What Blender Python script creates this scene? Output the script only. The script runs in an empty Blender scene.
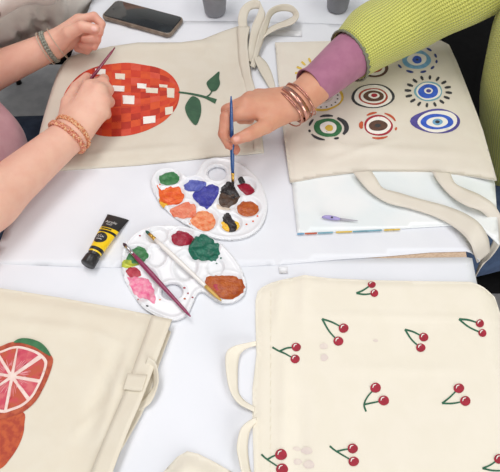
import bpy, math, random
import numpy as np
from mathutils import Vector
from mathutils.geometry import delaunay_2d_cdt

random.seed(7); rng = np.random.default_rng(7)
SC = bpy.context.scene
COL = SC.collection
TZ = 0.74            # height of the table top above the floor
H = 0.68             # camera height above the table top
PITCH = math.radians(56.0)
F = 540.0
SP, CP = math.sin(PITCH), math.cos(PITCH)

# ------------------------------------------------------------------ helpers
def W(px, py, z=0.0):
    """a point of the room at height z over the table top, seen at px, py of the photograph"""
    v = (py - 236.0) / F; u = (px - 250.0) / F
    d = (H - z) / (SP + CP * v)
    return np.array([u * d, d * (CP - SP * v), z])
def WL(pts, z=0.0):
    return np.array([W(p[0], p[1], p[2] if len(p) > 2 else z) for p in pts])

def lin(c):
    c = [x / 255.0 for x in c]
    return tuple([(x / 12.92 if x <= 0.04045 else ((x + 0.055) / 1.055) ** 2.4) for x in c] + [1.0])

def mat(name, c, rough=0.6, c2=None, nscale=40.0, detail=3.0, lo=0.4, hi=0.6, bump=0.0, bscale=300.0, bdist=0.001, metal=0.0, spec=0.5,
        sss=0.0, coat=0.0, trans=0.0, sheen=0.0, stretch=None):
    m = bpy.data.materials.new(name); m.use_nodes = True
    nt = m.node_tree; N = nt.nodes; L = nt.links
    b = N['Principled BSDF']
    b.inputs['Base Color'].default_value = lin(c)
    b.inputs['Roughness'].default_value = rough
    b.inputs['Metallic'].default_value = metal
    b.inputs['Specular IOR Level'].default_value = spec
    if sss: b.inputs['Subsurface Weight'].default_value = sss; b.inputs['Subsurface Radius'].default_value = (0.012, 0.004, 0.002); b.inputs['Subsurface Scale'].default_value = 0.5
    if coat: b.inputs['Coat Weight'].default_value = coat; b.inputs['Coat Roughness'].default_value = 0.12
    if trans: b.inputs['Transmission Weight'].default_value = trans
    if sheen: b.inputs['Sheen Weight'].default_value = sheen
    geo = N.new('ShaderNodeNewGeometry'); src = geo.outputs['Position']
    if stretch:
        mp = N.new('ShaderNodeMapping'); mp.inputs['Scale'].default_value = stretch[:3]
        if len(stretch) > 3: mp.inputs['Rotation'].default_value = (0, 0, stretch[3])
        L.new(src, mp.inputs['Vector']); src = mp.outputs['Vector']
    if c2 is not None:
        n = N.new('ShaderNodeTexNoise'); n.inputs['Scale'].default_value = nscale; n.inputs['Detail'].default_value = detail
        L.new(src, n.inputs['Vector'])
        r = N.new('ShaderNodeValToRGB'); r.color_ramp.elements[0].position = lo; r.color_ramp.elements[1].position = hi
        r.color_ramp.elements[0].color = lin(c); r.color_ramp.elements[1].color = lin(c2)
        L.new(n.outputs['Fac'], r.inputs['Fac']); L.new(r.outputs['Color'], b.inputs['Base Color'])
    if bump:
        n2 = N.new('ShaderNodeTexNoise'); n2.inputs['Scale'].default_value = bscale; n2.inputs['Detail'].default_value = 4.0
        L.new(src, n2.inputs['Vector'])
        bp = N.new('ShaderNodeBump'); bp.inputs['Strength'].default_value = bump; bp.inputs['Distance'].default_value = bdist
        L.new(n2.outputs['Fac'], bp.inputs['Height']); L.new(bp.outputs['Normal'], b.inputs['Normal'])
    return m

def knit_mat(name, c, c2):
    m = mat(name, c, 0.9, sheen=0.3); nt = m.node_tree; N = nt.nodes; L = nt.links; b = N['Principled BSDF']
    uv = N.new('ShaderNodeUVMap'); uv.uv_map = 'UVMap'
    sep = N.new('ShaderNodeSeparateXYZ'); L.new(uv.outputs['UV'], sep.inputs['Vector'])
    def mth(op, a, bb=None):
        n = N.new('ShaderNodeMath'); n.operation = op
        for i, x in enumerate((a, bb)):
            if x is None: continue
            if isinstance(x, (int, float)): n.inputs[i].default_value = x
            else: L.new(x, n.inputs[i])
        return n.outputs[0]
    # wales run along the sleeve (u around in metres, v along in metres), rows of small v stitches
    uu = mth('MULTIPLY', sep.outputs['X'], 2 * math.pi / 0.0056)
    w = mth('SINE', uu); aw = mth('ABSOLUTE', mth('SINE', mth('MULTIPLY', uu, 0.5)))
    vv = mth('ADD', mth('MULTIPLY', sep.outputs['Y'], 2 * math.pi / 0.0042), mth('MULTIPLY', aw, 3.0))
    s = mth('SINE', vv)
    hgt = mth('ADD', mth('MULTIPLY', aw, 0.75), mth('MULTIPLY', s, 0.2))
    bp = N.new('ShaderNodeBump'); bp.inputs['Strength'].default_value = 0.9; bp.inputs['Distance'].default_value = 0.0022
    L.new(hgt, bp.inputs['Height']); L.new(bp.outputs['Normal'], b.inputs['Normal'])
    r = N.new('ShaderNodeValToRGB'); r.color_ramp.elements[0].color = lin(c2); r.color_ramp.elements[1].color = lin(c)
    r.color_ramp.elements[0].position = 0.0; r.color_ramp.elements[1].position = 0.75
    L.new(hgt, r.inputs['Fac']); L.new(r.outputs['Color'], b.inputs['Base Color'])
    return m

def skin_mat(name, c, red, nail):
    m = mat(name, c, 0.5, sss=0.12, bump=0.12, bscale=500, bdist=0.0006); nt = m.node_tree; N = nt.nodes; L = nt.links; b = N['Principled BSDF']
    a = N.new('ShaderNodeAttribute'); a.attribute_name = 'flush'
    g = N.new('ShaderNodeNewGeometry'); n = N.new('ShaderNodeTexNoise'); n.inputs['Scale'].default_value = 55; n.inputs['Detail'].default_value = 3
    L.new(g.outputs['Position'], n.inputs['Vector'])
    ad = N.new('ShaderNodeMath'); ad.operation = 'MULTIPLY_ADD'; ad.inputs[1].default_value = 0.9; ad.inputs[2].default_value = -0.33
    L.new(n.outputs['Fac'], ad.inputs[0])
    sm = N.new('ShaderNodeMath'); sm.operation = 'ADD'; sm.use_clamp = True
    L.new(ad.outputs[0], sm.inputs[0]); L.new(a.outputs['Fac'], sm.inputs[1])
    mx = N.new('ShaderNodeMixRGB'); mx.inputs[1].default_value = lin(c); mx.inputs[2].default_value = lin(red); L.new(sm.outputs[0], mx.inputs[0])
    a2 = N.new('ShaderNodeAttribute'); a2.attribute_name = 'nail'
    m2 = N.new('ShaderNodeMixRGB'); m2.inputs[2].default_value = lin(nail); L.new(mx.outputs[0], m2.inputs[1]); L.new(a2.outputs['Fac'], m2.inputs[0])
    L.new(m2.outputs[0], b.inputs['Base Color'])
    return m

def thing(name, label, cat, loc, group=None):
    o = bpy.data.objects.new(name, None); o.empty_display_size = 0.02; COL.objects.link(o)
    o.location = (loc[0], loc[1], loc[2] + TZ); o['label'] = label; o['category'] = cat
    if group: o['group'] = group
    o['_ox'] = 0; del o['_ox']
    return o
def tag(o, label, cat, group=None):
    o['label'] = label; o['category'] = cat
    if group: o['group'] = group
    return o
def root_loc(o):
    while o.parent: o = o.parent
    return np.array(o.location)

def obj(name, verts, faces, mats, parent=None, smooth=True, mi=None, uv=None, attrs=None):
    """one mesh object; verts in table space (z=0 on the table top)"""
    v = np.asarray(verts, float).reshape(-1, 3) + np.array([0, 0, TZ])
    if parent is not None: org = root_loc(parent)
    else: org = np.array([v[:, 0].mean(), v[:, 1].mean(), v[:, 2].min()])
    v = v - org
    me = bpy.data.meshes.new(name)
    me.from_pydata(v.tolist(), [], [tuple(int(i) for i in f) for f in faces])
    if not isinstance(mats, (list, tuple)): mats = [mats]
    for m in mats: me.materials.append(m)
    if mi is not None: me.polygons.foreach_set('material_index', np.asarray(mi, dtype=np.int32))
    if smooth: me.polygons.foreach_set('use_smooth', np.ones(len(me.polygons), dtype=bool))
    if uv is not None:
        lay = me.uv_layers.new(name='UVMap'); idx = np.empty(len(me.loops), dtype=np.int32); me.loops.foreach_get('vertex_index', idx)
        lay.data.foreach_set('uv', np.asarray(uv, dtype=np.float32)[idx].ravel())
    if attrs:
        for k, a in attrs.items():
            at = me.attributes.new(k, 'FLOAT', 'POINT'); at.data.foreach_set('value', np.asarray(a, dtype=np.float32))
    me.update()
    o = bpy.data.objects.new(name, me); COL.objects.link(o)
    if parent is not None: o.parent = parent
    else: o.location = org
    return o

class MB:
    def __init__(s): s.v = []; s.f = []; s.m = []; s.n = 0
    def add(s, v, f, m=0):
        v = np.asarray(v, float).reshape(-1, 3); s.v.append(v)
        for q in f: s.f.append(tuple(int(i) + s.n for i in q)); s.m.append(m)
        s.n += len(v)
    def build(s, name, mats, parent=None, smooth=True): return obj(name, np.vstack(s.v), s.f, mats, parent, smooth, s.m)

def catmull(P, n=6, closed=False):
    P = np.asarray(P, float); k = len(P); out = []
    rngs = range(k if closed else k - 1)
    for i in rngs:
        if closed: p0, p1, p2, p3 = P[(i-1) % k], P[i], P[(i+1) % k], P[(i+2) % k]
        else: p1, p2 = P[i], P[i+1]; p0 = P[i-1] if i > 0 else 2*p1-p2; p3 = P[i+2] if i+2 < k else 2*p2-p1
        for t in np.linspace(0, 1, n, endpoint=False):
            out.append(0.5*((2*p1)+(-p0+p2)*t+(2*p0-5*p1+4*p2-p3)*t*t+(-p0+3*p1-3*p2+p3)*t**3))
    if not closed: out.append(P[-1])
    return np.array(out)

def polydist(x, y, poly):
    """distance to a closed polygon's outline, and inside flag"""
    x = np.asarray(x, float); y = np.asarray(y, float); d = np.full(x.shape, 1e9); ins = np.zeros(x.shape, bool)
    n = len(poly)
    for i in range(n):
        ax, ay = poly[i][:2]; bx, by = poly[(i+1) % n][:2]
        ex, ey = bx-ax, by-ay; L2 = ex*ex+ey*ey+1e-18
        t = np.clip(((x-ax)*ex+(y-ay)*ey)/L2, 0, 1)
        d = np.minimum(d, np.hypot(x-ax-t*ex, y-ay-t*ey))
        if ay != by:
            c = ((ay > y) != (by > y)) & (x < (bx-ax)*(y-ay)/(by-ay)+ax); ins ^= c
    return d, ins

def resample(poly, h):
    out = []; n = len(poly)
    for i in range(n):
        a, b = np.array(poly[i][:2], float), np.array(poly[(i+1) % n][:2], float)
        k = max(1, int(math.ceil(np.linalg.norm(b-a)/h)))
        for j in range(k): out.append(a+(b-a)*j/k)
    return np.array(out)

def fill(poly, h, holes=()):
    """triangulated region: 2-D points, triangles, the outline loops (as index lists)"""
    loops = [resample(poly, h)] + [resample(q, h) for q in holes]
    x0, y0 = loops[0].min(0); x1, y1 = loops[0].max(0)
    gx, gy = [], []
    r = 0; yy = y0 + h*0.5
    while yy < y1:
        xs = np.arange(x0 + (h*0.5 if r % 2 else h*0.25), x1, h); gx += list(xs); gy += [yy]*len(xs); yy += h*0.87; r += 1
    gx, gy = np.array(gx), np.array(gy)
    if len(gx):
        d, ins = polydist(gx, gy, loops[0]); keep = ins & (d > h*0.45)
        for q in loops[1:]:
            d, i2 = polydist(gx, gy, q); keep &= (~i2) & (d > h*0.45)
        inner = np.stack([gx[keep], gy[keep]], 1)
    else: inner = np.zeros((0, 2))
    pts = np.vstack(loops+[inner]); edges = []; k = 0; idx = []
    for q in loops:
        n = len(q); edges += [(k+i, k+(i+1) % n) for i in range(n)]; idx.append(list(range(k, k+n))); k += n
    S = 100.0
    res = delaunay_2d_cdt([Vector((p[0]*S, p[1]*S)) for p in pts], edges, [], 0, 1e-6)
    P = np.array([(p[0]/S, p[1]/S) for p in res[0]]); T = np.array([f for f in res[2] if len(f) == 3])
    c = P[T].mean(1); d, ins = polydist(c[:, 0], c[:, 1], loops[0])
    for q in loops[1:]:
        _, i2 = polydist(c[:, 0], c[:, 1], q); ins &= ~i2
    T = T[ins]
    a = P[T]; ar = (a[:, 1, 0]-a[:, 0, 0])*(a[:, 2, 1]-a[:, 0, 1])-(a[:, 2, 0]-a[:, 0, 0])*(a[:, 1, 1]-a[:, 0, 1])
    T[ar < 0] = T[ar < 0][:, ::-1]
    # map original loop points to output indices
    m = {}
    for o, lst in enumerate(res[3]):
        for i in lst: m[i] = o
    loops_i = [[m[i] for i in L if i in m] for L in idx]
    return P, T, loops_i

def slab(name, poly, hfun, h, mats, parent=None, drop=None, holes=(), under=0.0008):
    """solid sheet over a region: top follows hfun, sides close down to the underside"""
    P, T, loops = fill(poly, h, holes); z = hfun(P[:, 0], P[:, 1])
    n = len(P); low = (hfun(P[:, 0], P[:, 1]) - drop) if drop is not None else np.full(n, under)
    if drop is None: low = np.minimum(low, z-0.0004)
    v = np.vstack([np.column_stack([P, z]), np.column_stack([P, low])])
    f = [tuple(t) for t in T] + [(t[2]+n, t[1]+n, t[0]+n) for t in T]
    for k, L in enumerate(loops):
        m = len(L)
        for i in range(m):
            a, b = L[i], L[(i+1) % m]
            f.append((a+n, b+n, b, a))
    return obj(name, v, f, mats, parent)

def decal(mb, poly2d, hfun, off, mi=0, h=0.004):
    P, T, _ = fill(poly2d, h); z = hfun(P[:, 0], P[:, 1])+off
    mb.add(np.column_stack([P, z]), [tuple(t) for t in T], mi)

def pxpoly(pts, z=0.006, smooth=True, n=4):
    p = [tuple(q[:2]) for q in pts]
    if smooth: p = catmull(np.array(p, float), n, True)
    return WL(p, z)[:, :2]
def ell(cx, cy, rx, ry, n=28, wob=0.05, seed=0, point=0.0):
    r = np.random.default_rng(int(seed*977+cx*13+cy*7+rx*31)); ph = r.uniform(0, 6.28, 3)
    a = np.linspace(0, 2*math.pi, n, endpoint=False)
    k = 1+wob*(0.6*np.sin(2*a+ph[0])+0.4*np.sin(3*a+ph[1])+0.25*np.sin(5*a+ph[2]))
    if point: k = k*(1+point*np.clip(-np.cos(a), 0, 1)**6)
    return np.column_stack([cx+rx*k*np.cos(a), cy+ry*k*np.sin(a)])
def stroke2d(pts, w, n=5):
    """outline of a brush stroke along 2-D px points; w = half width or a list of them"""
    P = catmull(np.array(pts, float), n); 
    w = np.interp(np.linspace(0, 1, len(P)), np.linspace(0, 1, len(w)), w) if hasattr(w, '__len__') else np.full(len(P), w)
    t = np.gradient(P, axis=0); t /= np.linalg.norm(t, axis=1)[:, None]+1e-9; nrm = np.column_stack([-t[:, 1], t[:, 0]])
    return np.vstack([P+nrm*w[:, None], (P-nrm*w[:, None])[::-1]])

def sinoise(seed, kmin, kmax, n=14):
    r = np.random.default_rng(seed); k = np.exp(r.uniform(math.log(kmin), math.log(kmax), n)); a = r.uniform(0, 2*math.pi, n); ph = r.uniform(0, 2*math.pi, n)
    amp = kmin/k
    def f(x, y):
        s = 0.0
        for i in range(n): s = s+amp[i]*np.sin(k[i]*(np.cos(a[i])*x+np.sin(a[i])*y)+ph[i])
        return s/np.sqrt((amp**2).sum()/2)/2
    return f

XL, XR = -0.3755, 0.3217     # table edges
TILT = 0.0625                # the table stands a little askew to the camera
def droop(x, y=0.44):
    x = x-TILT*(y-.44)
    o = np.clip(x-XR-0.001, 0, None); o2 = np.clip(XL-0.001-x, 0, None)
    return -2.0*o**2/(0.03+o)*0.9 - 2.0*o2**2/(0.03+o2)*0.9

class Cloth:
    """height of a cloth lying on the table"""
    def __init__(s, poly, base=0.006, edge=0.0025, fall=0.012, amp=0.0006, ridges=(), seed=1, sag=1.0, kmin=25, kmax=90):
        s.poly = poly; s.base = base; s.edge = edge; s.fall = fall; s.amp = amp; s.ridges = ridges; s.n = sinoise(seed, kmin, kmax); s.sag = sag
    def __call__(s, x, y):
        x = np.asarray(x, float); y = np.asarray(y, float)
        d, ins = polydist(x, y, s.poly); d = np.where(ins, d, 0); t = np.clip(d/s.fall, 0, 1); t = t*t*(3-2*t)
        z = s.edge+(s.base-s.edge)*t+s.amp*s.n(x, y)*t
        for (a, b, amp, w) in s.ridges:
            ex, ey = b[0]-a[0], b[1]-a[1]; L2 = ex*ex+ey*ey
            q = np.clip(((x-a[0])*ex+(y-a[1])*ey)/L2, 0, 1); dd = np.hypot(x-a[0]-q*ex, y-a[1]-q*ey)
            z = z+amp*np.exp(-(dd/w)**2)*np.sin(np.clip(q, 0.02, 0.98)*math.pi)**0.7
        return z+s.sag*droop(x, y)

def rid(p, q, amp, w): return (W(*p)[:2], W(*q)[:2], amp, w)

def frames(P, up=(0, 0, 1)):
    P = np.asarray(P, float); t = np.gradient(P, axis=0); t /= np.linalg.norm(t, axis=1)[:, None]+1e-12
    u = np.array(up, float); U = []; V = []
    for i in range(len(P)):
        u = u-np.dot(u, t[i])*t[i]
        if np.linalg.norm(u) < 1e-6: u = np.cross(t[i], [1, 0, 0.3])
        u = u/np.linalg.norm(u); U.append(u); V.append(np.cross(t[i], u))
    return t, np.array(U), np.array(V)

def loft(mb, P, ru, rv=None, n=16, mi=0, cap=True, up=(0, 0, 1), fun=None):
    P = np.asarray(P, float); k = len(P)
    ru = np.full(k, ru) if np.isscalar(ru) else np.asarray(ru, float)
    rv = ru if rv is None else (np.full(k, rv) if np.isscalar(rv) else np.asarray(rv, float))
    t, U, V = frames(P, up); a = np.linspace(0, 2*math.pi, n, endpoint=False); v = []
    for i in range(k):
        s = fun(i/(k-1), a) if fun else np.ones(n)
        v.append(P[i]+(np.cos(a)*s)[:, None]*U[i]*ru[i]+(np.sin(a)*s)[:, None]*V[i]*rv[i])
    v = np.vstack(v); f = []
    for i in range(k-1):
        for j in range(n):
            f.append((i*n+j, i*n+(j+1) % n, (i+1)*n+(j+1) % n, (i+1)*n+j))
    if cap: f.append(tuple(range(n))[::-1]); f.append(tuple((k-1)*n+j for j in range(n)))
    if isinstance(mi, int): mb.add(v, f, mi)
    else:
        base = mb.n; mb.add(v, f, 0)
        for q in range(len(f)): mb.m[len(mb.m)-len(f)+q] = mi(min(q//n, k-2)/(k-1))
    return v

def ribbon(name, A, B, m, parent, thick=0.0011, n=8, across=4):
    """a cloth strap between two edge lines"""
    A = catmull(A, n); B = catmull(B, n); k = len(A); v = []; 
    T = np.gradient((A+B)/2, axis=0); nr = np.cross(T, B-A); nr /= np.linalg.norm(nr, axis=1)[:, None]+1e-12
    c = across+1
    for s in (0, 1):
        for i in range(k):
            for j in range(c): v.append(A[i]+(B[i]-A[i])*j/across+nr[i]*thick*(0.5-s))
    f = []; o = k*c
    for i in range(k-1):
        for j in range(across):
            a = i*c+j; f.append((a, a+1, a+c+1, a+c)); f.append((o+a, o+a+c, o+a+c+1, o+a+1))
        a = i*c; f.append((a, a+c, o+a+c, o+a)); a = i*c+across; f.append((a, o+a, o+a+c, a+c))
    for i in (0, k-1):
        for j in range(across):
            a = i*c+j; f.append((a, o+a, o+a+1, a+1) if i == 0 else (a, a+1, o+a+1, o+a))
    return obj(name, v, f, m, parent)

# -------------------------------------------------------------- sculpting by distance field
def axis(*segs):
    out = []
    for lo, hi, h in segs:
        n = max(2, int(round((hi-lo)/h))); out += list(np.linspace(lo, hi, n, endpoint=False))
    out.append(segs[-1][1]); return np.array(out, np.float32)
def rc(a, b, ra, rb, k=0.004, cut=None): return ('rc', np.array(a, float), np.array(b, float), ra, rb, k, cut)
def el(c, r, k=0.02, ax=None): return ('el', np.array(c, float), np.array(r, float), k, ax)
def sculpt(prims, xs, ys, zs, planes=()):
    G = np.full((len(xs), len(ys), len(zs)), 0.5, np.float32)
    hmax = 0.012
    for p in prims:
        if p[0] == 'rc':
            a, b, ra, rb, k = p[1:6]; m = max(ra, rb)+k+2*hmax; lo = np.minimum(a, b)-m; hi = np.maximum(a, b)+m
        else:
            a, r, k = p[1:4]; m = k+2*hmax
            e = r if p[4] is None else np.full(3, r.max()); lo = a-e-m; hi = a+e+m
        s = []
        for q, A in enumerate((xs, ys, zs)): s.append(slice(max(0, np.searchsorted(A, lo[q])), min(len(A), np.searchsorted(A, hi[q]))))
        if any(q.stop <= q.start for q in s): continue
        X = xs[s[0]][:, None, None]; Y = ys[s[1]][None, :, None]; Z = zs[s[2]][None, None, :]
        if p[0] == 'rc':
            d = b-a; L2 = float(d@d)+1e-12
            t = np.clip(((X-a[0])*d[0]+(Y-a[1])*d[1]+(Z-a[2])*d[2])/L2, 0, 1)
            D = np.sqrt((X-a[0]-t*d[0])**2+(Y-a[1]-t*d[1])**2+(Z-a[2]-t*d[2])**2)-(ra+(rb-ra)*t)
            if p[6]:
                L = math.sqrt(L2); pl = ((X-b[0])*d[0]+(Y-b[1])*d[1]+(Z-b[2])*d[2])/L; D = np.maximum(D, pl)
        else:
            x, y, z = X-a[0], Y-a[1], Z-a[2]
            if p[4] is not None:
                R = p[4]; x, y, z = x*R[0][0]+y*R[0][1]+z*R[0][2], x*R[1][0]+y*R[1][1]+z*R[1][2], x*R[2][0]+y*R[2][1]+z*R[2][2]
            k0 = np.sqrt((x/r[0])**2+(y/r[1])**2+(z/r[2])**2); k1 = np.sqrt((x/r[0]**2)**2+(y/r[1]**2)**2+(z/r[2]**2)**2)+1e-9
            D = k0*(k0-1)/k1
        g = G[s[0], s[1], s[2]]
        if k > 0:
            hh = np.clip(0.5+0.5*(g-D)/k, 0, 1); G[s[0], s[1], s[2]] = g*(1-hh)+D*hh-k*hh*(1-hh)
        else: G[s[0], s[1], s[2]] = np.minimum(g, D)
    for (pt, nr) in planes:   # cut away the side nr points to
        nr = np.array(nr, float)/np.linalg.norm(nr)
        pl = ((xs-pt[0])*nr[0])[:, None, None]+((ys-pt[1])*nr[1])[None, :, None]+((zs-pt[2])*nr[2])[None, None, :]
        G = np.maximum(G, pl.astype(np.float32))
    S = G < 0
    cnt = np.zeros(tuple(n-1 for n in G.shape), np.uint8)
    cor = [(i, j, k) for i in (0, 1) for j in (0, 1) for k in (0, 1)]
    nx, ny, nz = G.shape
    for (i, j, k) in cor: cnt += S[i:nx-1+i, j:ny-1+j, k:nz-1+k]
    I, J, K = np.nonzero((cnt > 0) & (cnt < 8)); n = len(I)
    idx = np.full(cnt.shape, -1, np.int32); idx[I, J, K] = np.arange(n)
    acc = np.zeros((n, 3)); c = np.zeros(n)
    for (i, j, k) in cor:
        for q, dv in enumerate(((1, 0, 0), (0, 1, 0), (0, 0, 1))):
            i2, j2, k2 = i+dv[0], j+dv[1], k+dv[2]
            if max(i2, j2, k2) > 1: continue
            f0 = G[I+i, J+j, K+k]; f1 = G[I+i2, J+j2, K+k2]; e = (f0 < 0) != (f1 < 0)
            t = np.where(e, f0/(f0-f1+1e-20), 0)
            p0 = np.column_stack([xs[I+i], ys[J+j], zs[K+k]]); p1 = np.column_stack([xs[I+i2], ys[J+j2], zs[K+k2]])
            acc += np.where(e[:, None], p0+(p1-p0)*t[:, None], 0); c += e
    V = acc/c[:, None]; faces = []
    # quads around sign-changing grid edges
    e = S[:-1, 1:-1, 1:-1] != S[1:, 1:-1, 1:-1]; a, b, d = np.nonzero(e); b += 1; d += 1
    q = np.stack([idx[a, b-1, d-1], idx[a, b, d-1], idx[a, b, d], idx[a, b-1, d]], 1); fl = ~S[a, b, d]; q[fl] = q[fl][:, ::-1]; faces.append(q)
    e = S[1:-1, :-1, 1:-1] != S[1:-1, 1:, 1:-1]; a, b, d = np.nonzero(e); a += 1; d += 1
    q = np.stack([idx[a-1, b, d-1], idx[a-1, b, d], idx[a, b, d], idx[a, b, d-1]], 1); fl = ~S[a, b, d]; q[fl] = q[fl][:, ::-1]; faces.append(q)
    e = S[1:-1, 1:-1, :-1] != S[1:-1, 1:-1, 1:]; a, b, d = np.nonzero(e); a += 1; b += 1
    q = np.stack([idx[a-1, b-1, d], idx[a, b-1, d], idx[a, b, d], idx[a-1, b, d]], 1); fl = ~S[a, b, d]; q[fl] = q[fl][:, ::-1]; faces.append(q)
    Fq = np.vstack(faces); Fq = Fq[(Fq >= 0).all(1)]
    return V, Fq
def vnormals(V, Fq):
    n = np.cross(V[Fq[:, 2]]-V[Fq[:, 0]], V[Fq[:, 3]]-V[Fq[:, 1]]); N = np.zeros_like(V)
    for i in range(4): np.add.at(N, Fq[:, i], n)
    return N/(np.linalg.norm(N, axis=1)[:, None]+1e-12)

# ------------------------------------------------------------------ materials
M = {}
M['paper'] = mat('white_paper', (229, 231, 237), 0.42, (225, 227, 234), 9, 3, bump=0.25, bscale=14, bdist=0.004)
M['paper2'] = mat('white_paper_cool', (229, 231, 238), 0.4, (225, 228, 235), 8, 3, bump=0.3, bscale=11, bdist=0.004)
M['gloss'] = mat('gloss_paper', (228, 234, 236), 0.25, (236, 238, 239), 12, 2, bump=0.25, bscale=18, bdist=0.003)
M['wood'] = mat('pale_wood', (214, 190, 165), 0.5, (190, 160, 135), 240, 2, stretch=(1, 6, 1))
M['dark_edge'] = mat('dark_edge', (60, 58, 58), 0.5)
M['canvas_grey'] = mat('unbleached_canvas', (214, 207, 193), 0.95, (212, 204, 189), 30, 5, bump=0.2, bscale=1400, bdist=0.0003)
M['canvas_cream'] = mat('cream_canvas', (229, 221, 204), 0.95, (227, 218, 200), 30, 5, bump=0.2, bscale=1400, bdist=0.0003)
M['canvas_light'] = mat('pale_cream_canvas', (237, 230, 215), 0.95, (235, 228, 212), 30, 5, bump=0.2, bscale=1400, bdist=0.0003)
M['canvas_eye'] = mat('stone_canvas', (221, 214, 202), 0.95, (219, 211, 199), 30, 5, bump=0.2, bscale=1400, bdist=0.0003)
M['stitch'] = mat('stitch', (230, 222, 202), 0.9)
M['apple1'] = mat('apple_red', (196, 50, 24), 0.6, (205, 62, 30), 70)
M['apple2'] = mat('apple_orange', (213, 80, 32), 0.6, (205, 70, 30), 70)
M['apple3'] = mat('apple_dark', (172, 38, 18), 0.6, (184, 46, 22), 70)
M['apple4'] = mat('apple_light', (212, 82, 58), 0.6, (204, 70, 48), 70)
M['white_paint'] = mat('white_paint', (238, 234, 228), 0.6)
M['cream_paint'] = mat('cream_paint', (224, 214, 196), 0.7)
M['leaf'] = mat('leaf_green', (44, 82, 58), 0.6, (52, 92, 64), 80)
def flat(name, c, c2=None, r=0.65): M[name] = mat(name, c, r, c2, 120)
for nm, c, c2 in [('ink', (48, 50, 56), (60, 60, 62)), ('redbrown', (172, 70, 52), (160, 58, 44)), ('brown', (96, 66, 54), (84, 56, 46)), ('crimson', (158, 36, 56), (172, 48, 60)),
                  ('orange_dash', (198, 92, 56), (186, 80, 50)), ('green', (48, 106, 66), (58, 120, 76)), ('yolk', (214, 178, 62), (222, 190, 80)), ('sky', (120, 172, 206), (104, 156, 196)),
                  ('blue', (44, 84, 190), (58, 100, 204)), ('navy', (38, 56, 120), (46, 64, 130)), ('violet', (74, 66, 140), (86, 78, 154)), ('teal', (110, 160, 178), (124, 172, 188)),
                  ('cherry_red', (166, 26, 52), (150, 20, 44)), ('cherry_stem', (28, 88, 62), (38, 100, 72)), ('smudge', (222, 208, 202), (228, 216, 206)),
                  ('rind', (166, 62, 40), (190, 90, 56)), ('pith', (240, 220, 210), (236, 206, 198)), ('flesh', (202, 70, 92), (214, 108, 112)), ('flesh2', (198, 72, 74), (190, 84, 56)), ('streak', (228, 150, 156), (220, 130, 134)), ('fruit', (196, 88, 46), (172, 62, 38))]:
    flat(nm, c, c2)
M['plastic_white'] = mat('white_plastic', (230, 231, 235), 0.3, coat=0.1)
def paint(nm, c, c2, ns=130, lo=0.33, hi=0.7): M[nm] = mat(nm, c, 0.25, c2, ns, 3, lo, hi, bump=0.6, bscale=420, bdist=0.0015, spec=0.4)
for a in [('p_green', (44, 108, 60), (66, 132, 78)), ('p_orange', (218, 78, 22), (232, 110, 40)), ('p_yellow', (236, 196, 48), (240, 170, 60)), ('p_salmon', (220, 112, 82), (230, 146, 116)),
          ('p_peach', (222, 104, 50), (236, 168, 124)), ('p_blue', (52, 52, 142), (68, 70, 164)), ('p_lightblue', (76, 84, 166), (100, 110, 186)), ('p_black', (26, 24, 26), (48, 42, 44)),
          ('p_brown', (84, 62, 48), (58, 44, 38)), ('p_crimson', (138, 12, 42), (164, 32, 58)), ('p_rust', (162, 68, 22), (188, 98, 36)), ('p_pink', (232, 96, 146), (240, 176, 192)),
          ('p_deepgreen', (12, 88, 70), (24, 110, 86)), ('p_lime', (204, 206, 66), (160, 178, 70)), ('p_beige', (226, 206, 186), (236, 224, 210)), ('p_redpink', (160, 34, 54), (188, 70, 84))]:
    paint(*a)
M['plum'] = mat('plum_lacquer', (138, 36, 82), 0.25, coat=0.4)
M['maroon'] = mat('maroon_lacquer', (122, 26, 60), 0.25, coat=0.4)
M['bluelac'] = mat('blue_lacquer', (20, 74, 136), 0.25, coat=0.4)
M['whitelac'] = mat('white_lacquer', (238, 234, 230), 0.3, coat=0.4)
M['silver'] = mat('silver_metal', (200, 200, 204), 0.25, metal=1.0)
M['gold'] = mat('gold_metal', (214, 170, 84), 0.28, metal=1.0)
M['goldwood'] = mat('golden_tail', (206, 166, 84), 0.4)
M['br_dark'] = mat('bristle_dark', (70, 40, 50), 0.8, bump=0.4, bscale=900)
M['br_green'] = mat('bristle_green', (28, 88, 74), 0.6, bump=0.4, bscale=900)
M['br_black'] = mat('bristle_black', (28, 25, 26), 0.6, bump=0.4, bscale=900)
M['br_red'] = mat('bristle_red', (170, 46, 26), 0.6)
M['tube_black'] = mat('tube_black', (30, 29, 30), 0.35, coat=0.2)
M['tube_yellow'] = mat('tube_yellow', (246, 208, 20), 0.35, (240, 200, 16), 30, coat=0.2)
M['tube_white'] = mat('tube_print', (220, 218, 214), 0.5)
M['cap_black'] = mat('cap_black', (34, 33, 34), 0.35)
M['screen'] = mat('phone_glass', (18, 22, 26), 0.08, (34, 40, 44), 30, coat=0.5)
M['case'] = mat('phone_case', (112, 96, 84), 0.35, (132, 118, 104), 60)
M['cup'] = mat('grey_plastic', (134, 135, 140), 0.4, (126, 127, 132), 25)
M['water'] = mat('murky_water', (150, 150, 150), 0.05)
M['floor'] = mat('grey_floor', (176, 175, 176), 0.8, (164, 163, 165), 22, 4, bump=0.3, bscale=260, bdist=0.002)
M['wall'] = mat('white_wall', (222, 222, 220), 0.9)
M['chair_black'] = mat('black_upholstery', (7, 7, 8), 0.9, (10, 10, 11), 90, spec=0.15)
M['chair_metal'] = mat('black_metal', (24, 24, 26), 0.4, metal=0.6)
M['jeans'] = mat('blue_denim', (66, 86, 118), 0.9, (54, 72, 102), 60, 5, bump=0.3, bscale=600)
M['jeans_dark'] = mat('dark_denim', (66, 82, 104), 0.9, (56, 70, 92), 60, 5, bump=0.3, bscale=600)
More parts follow.
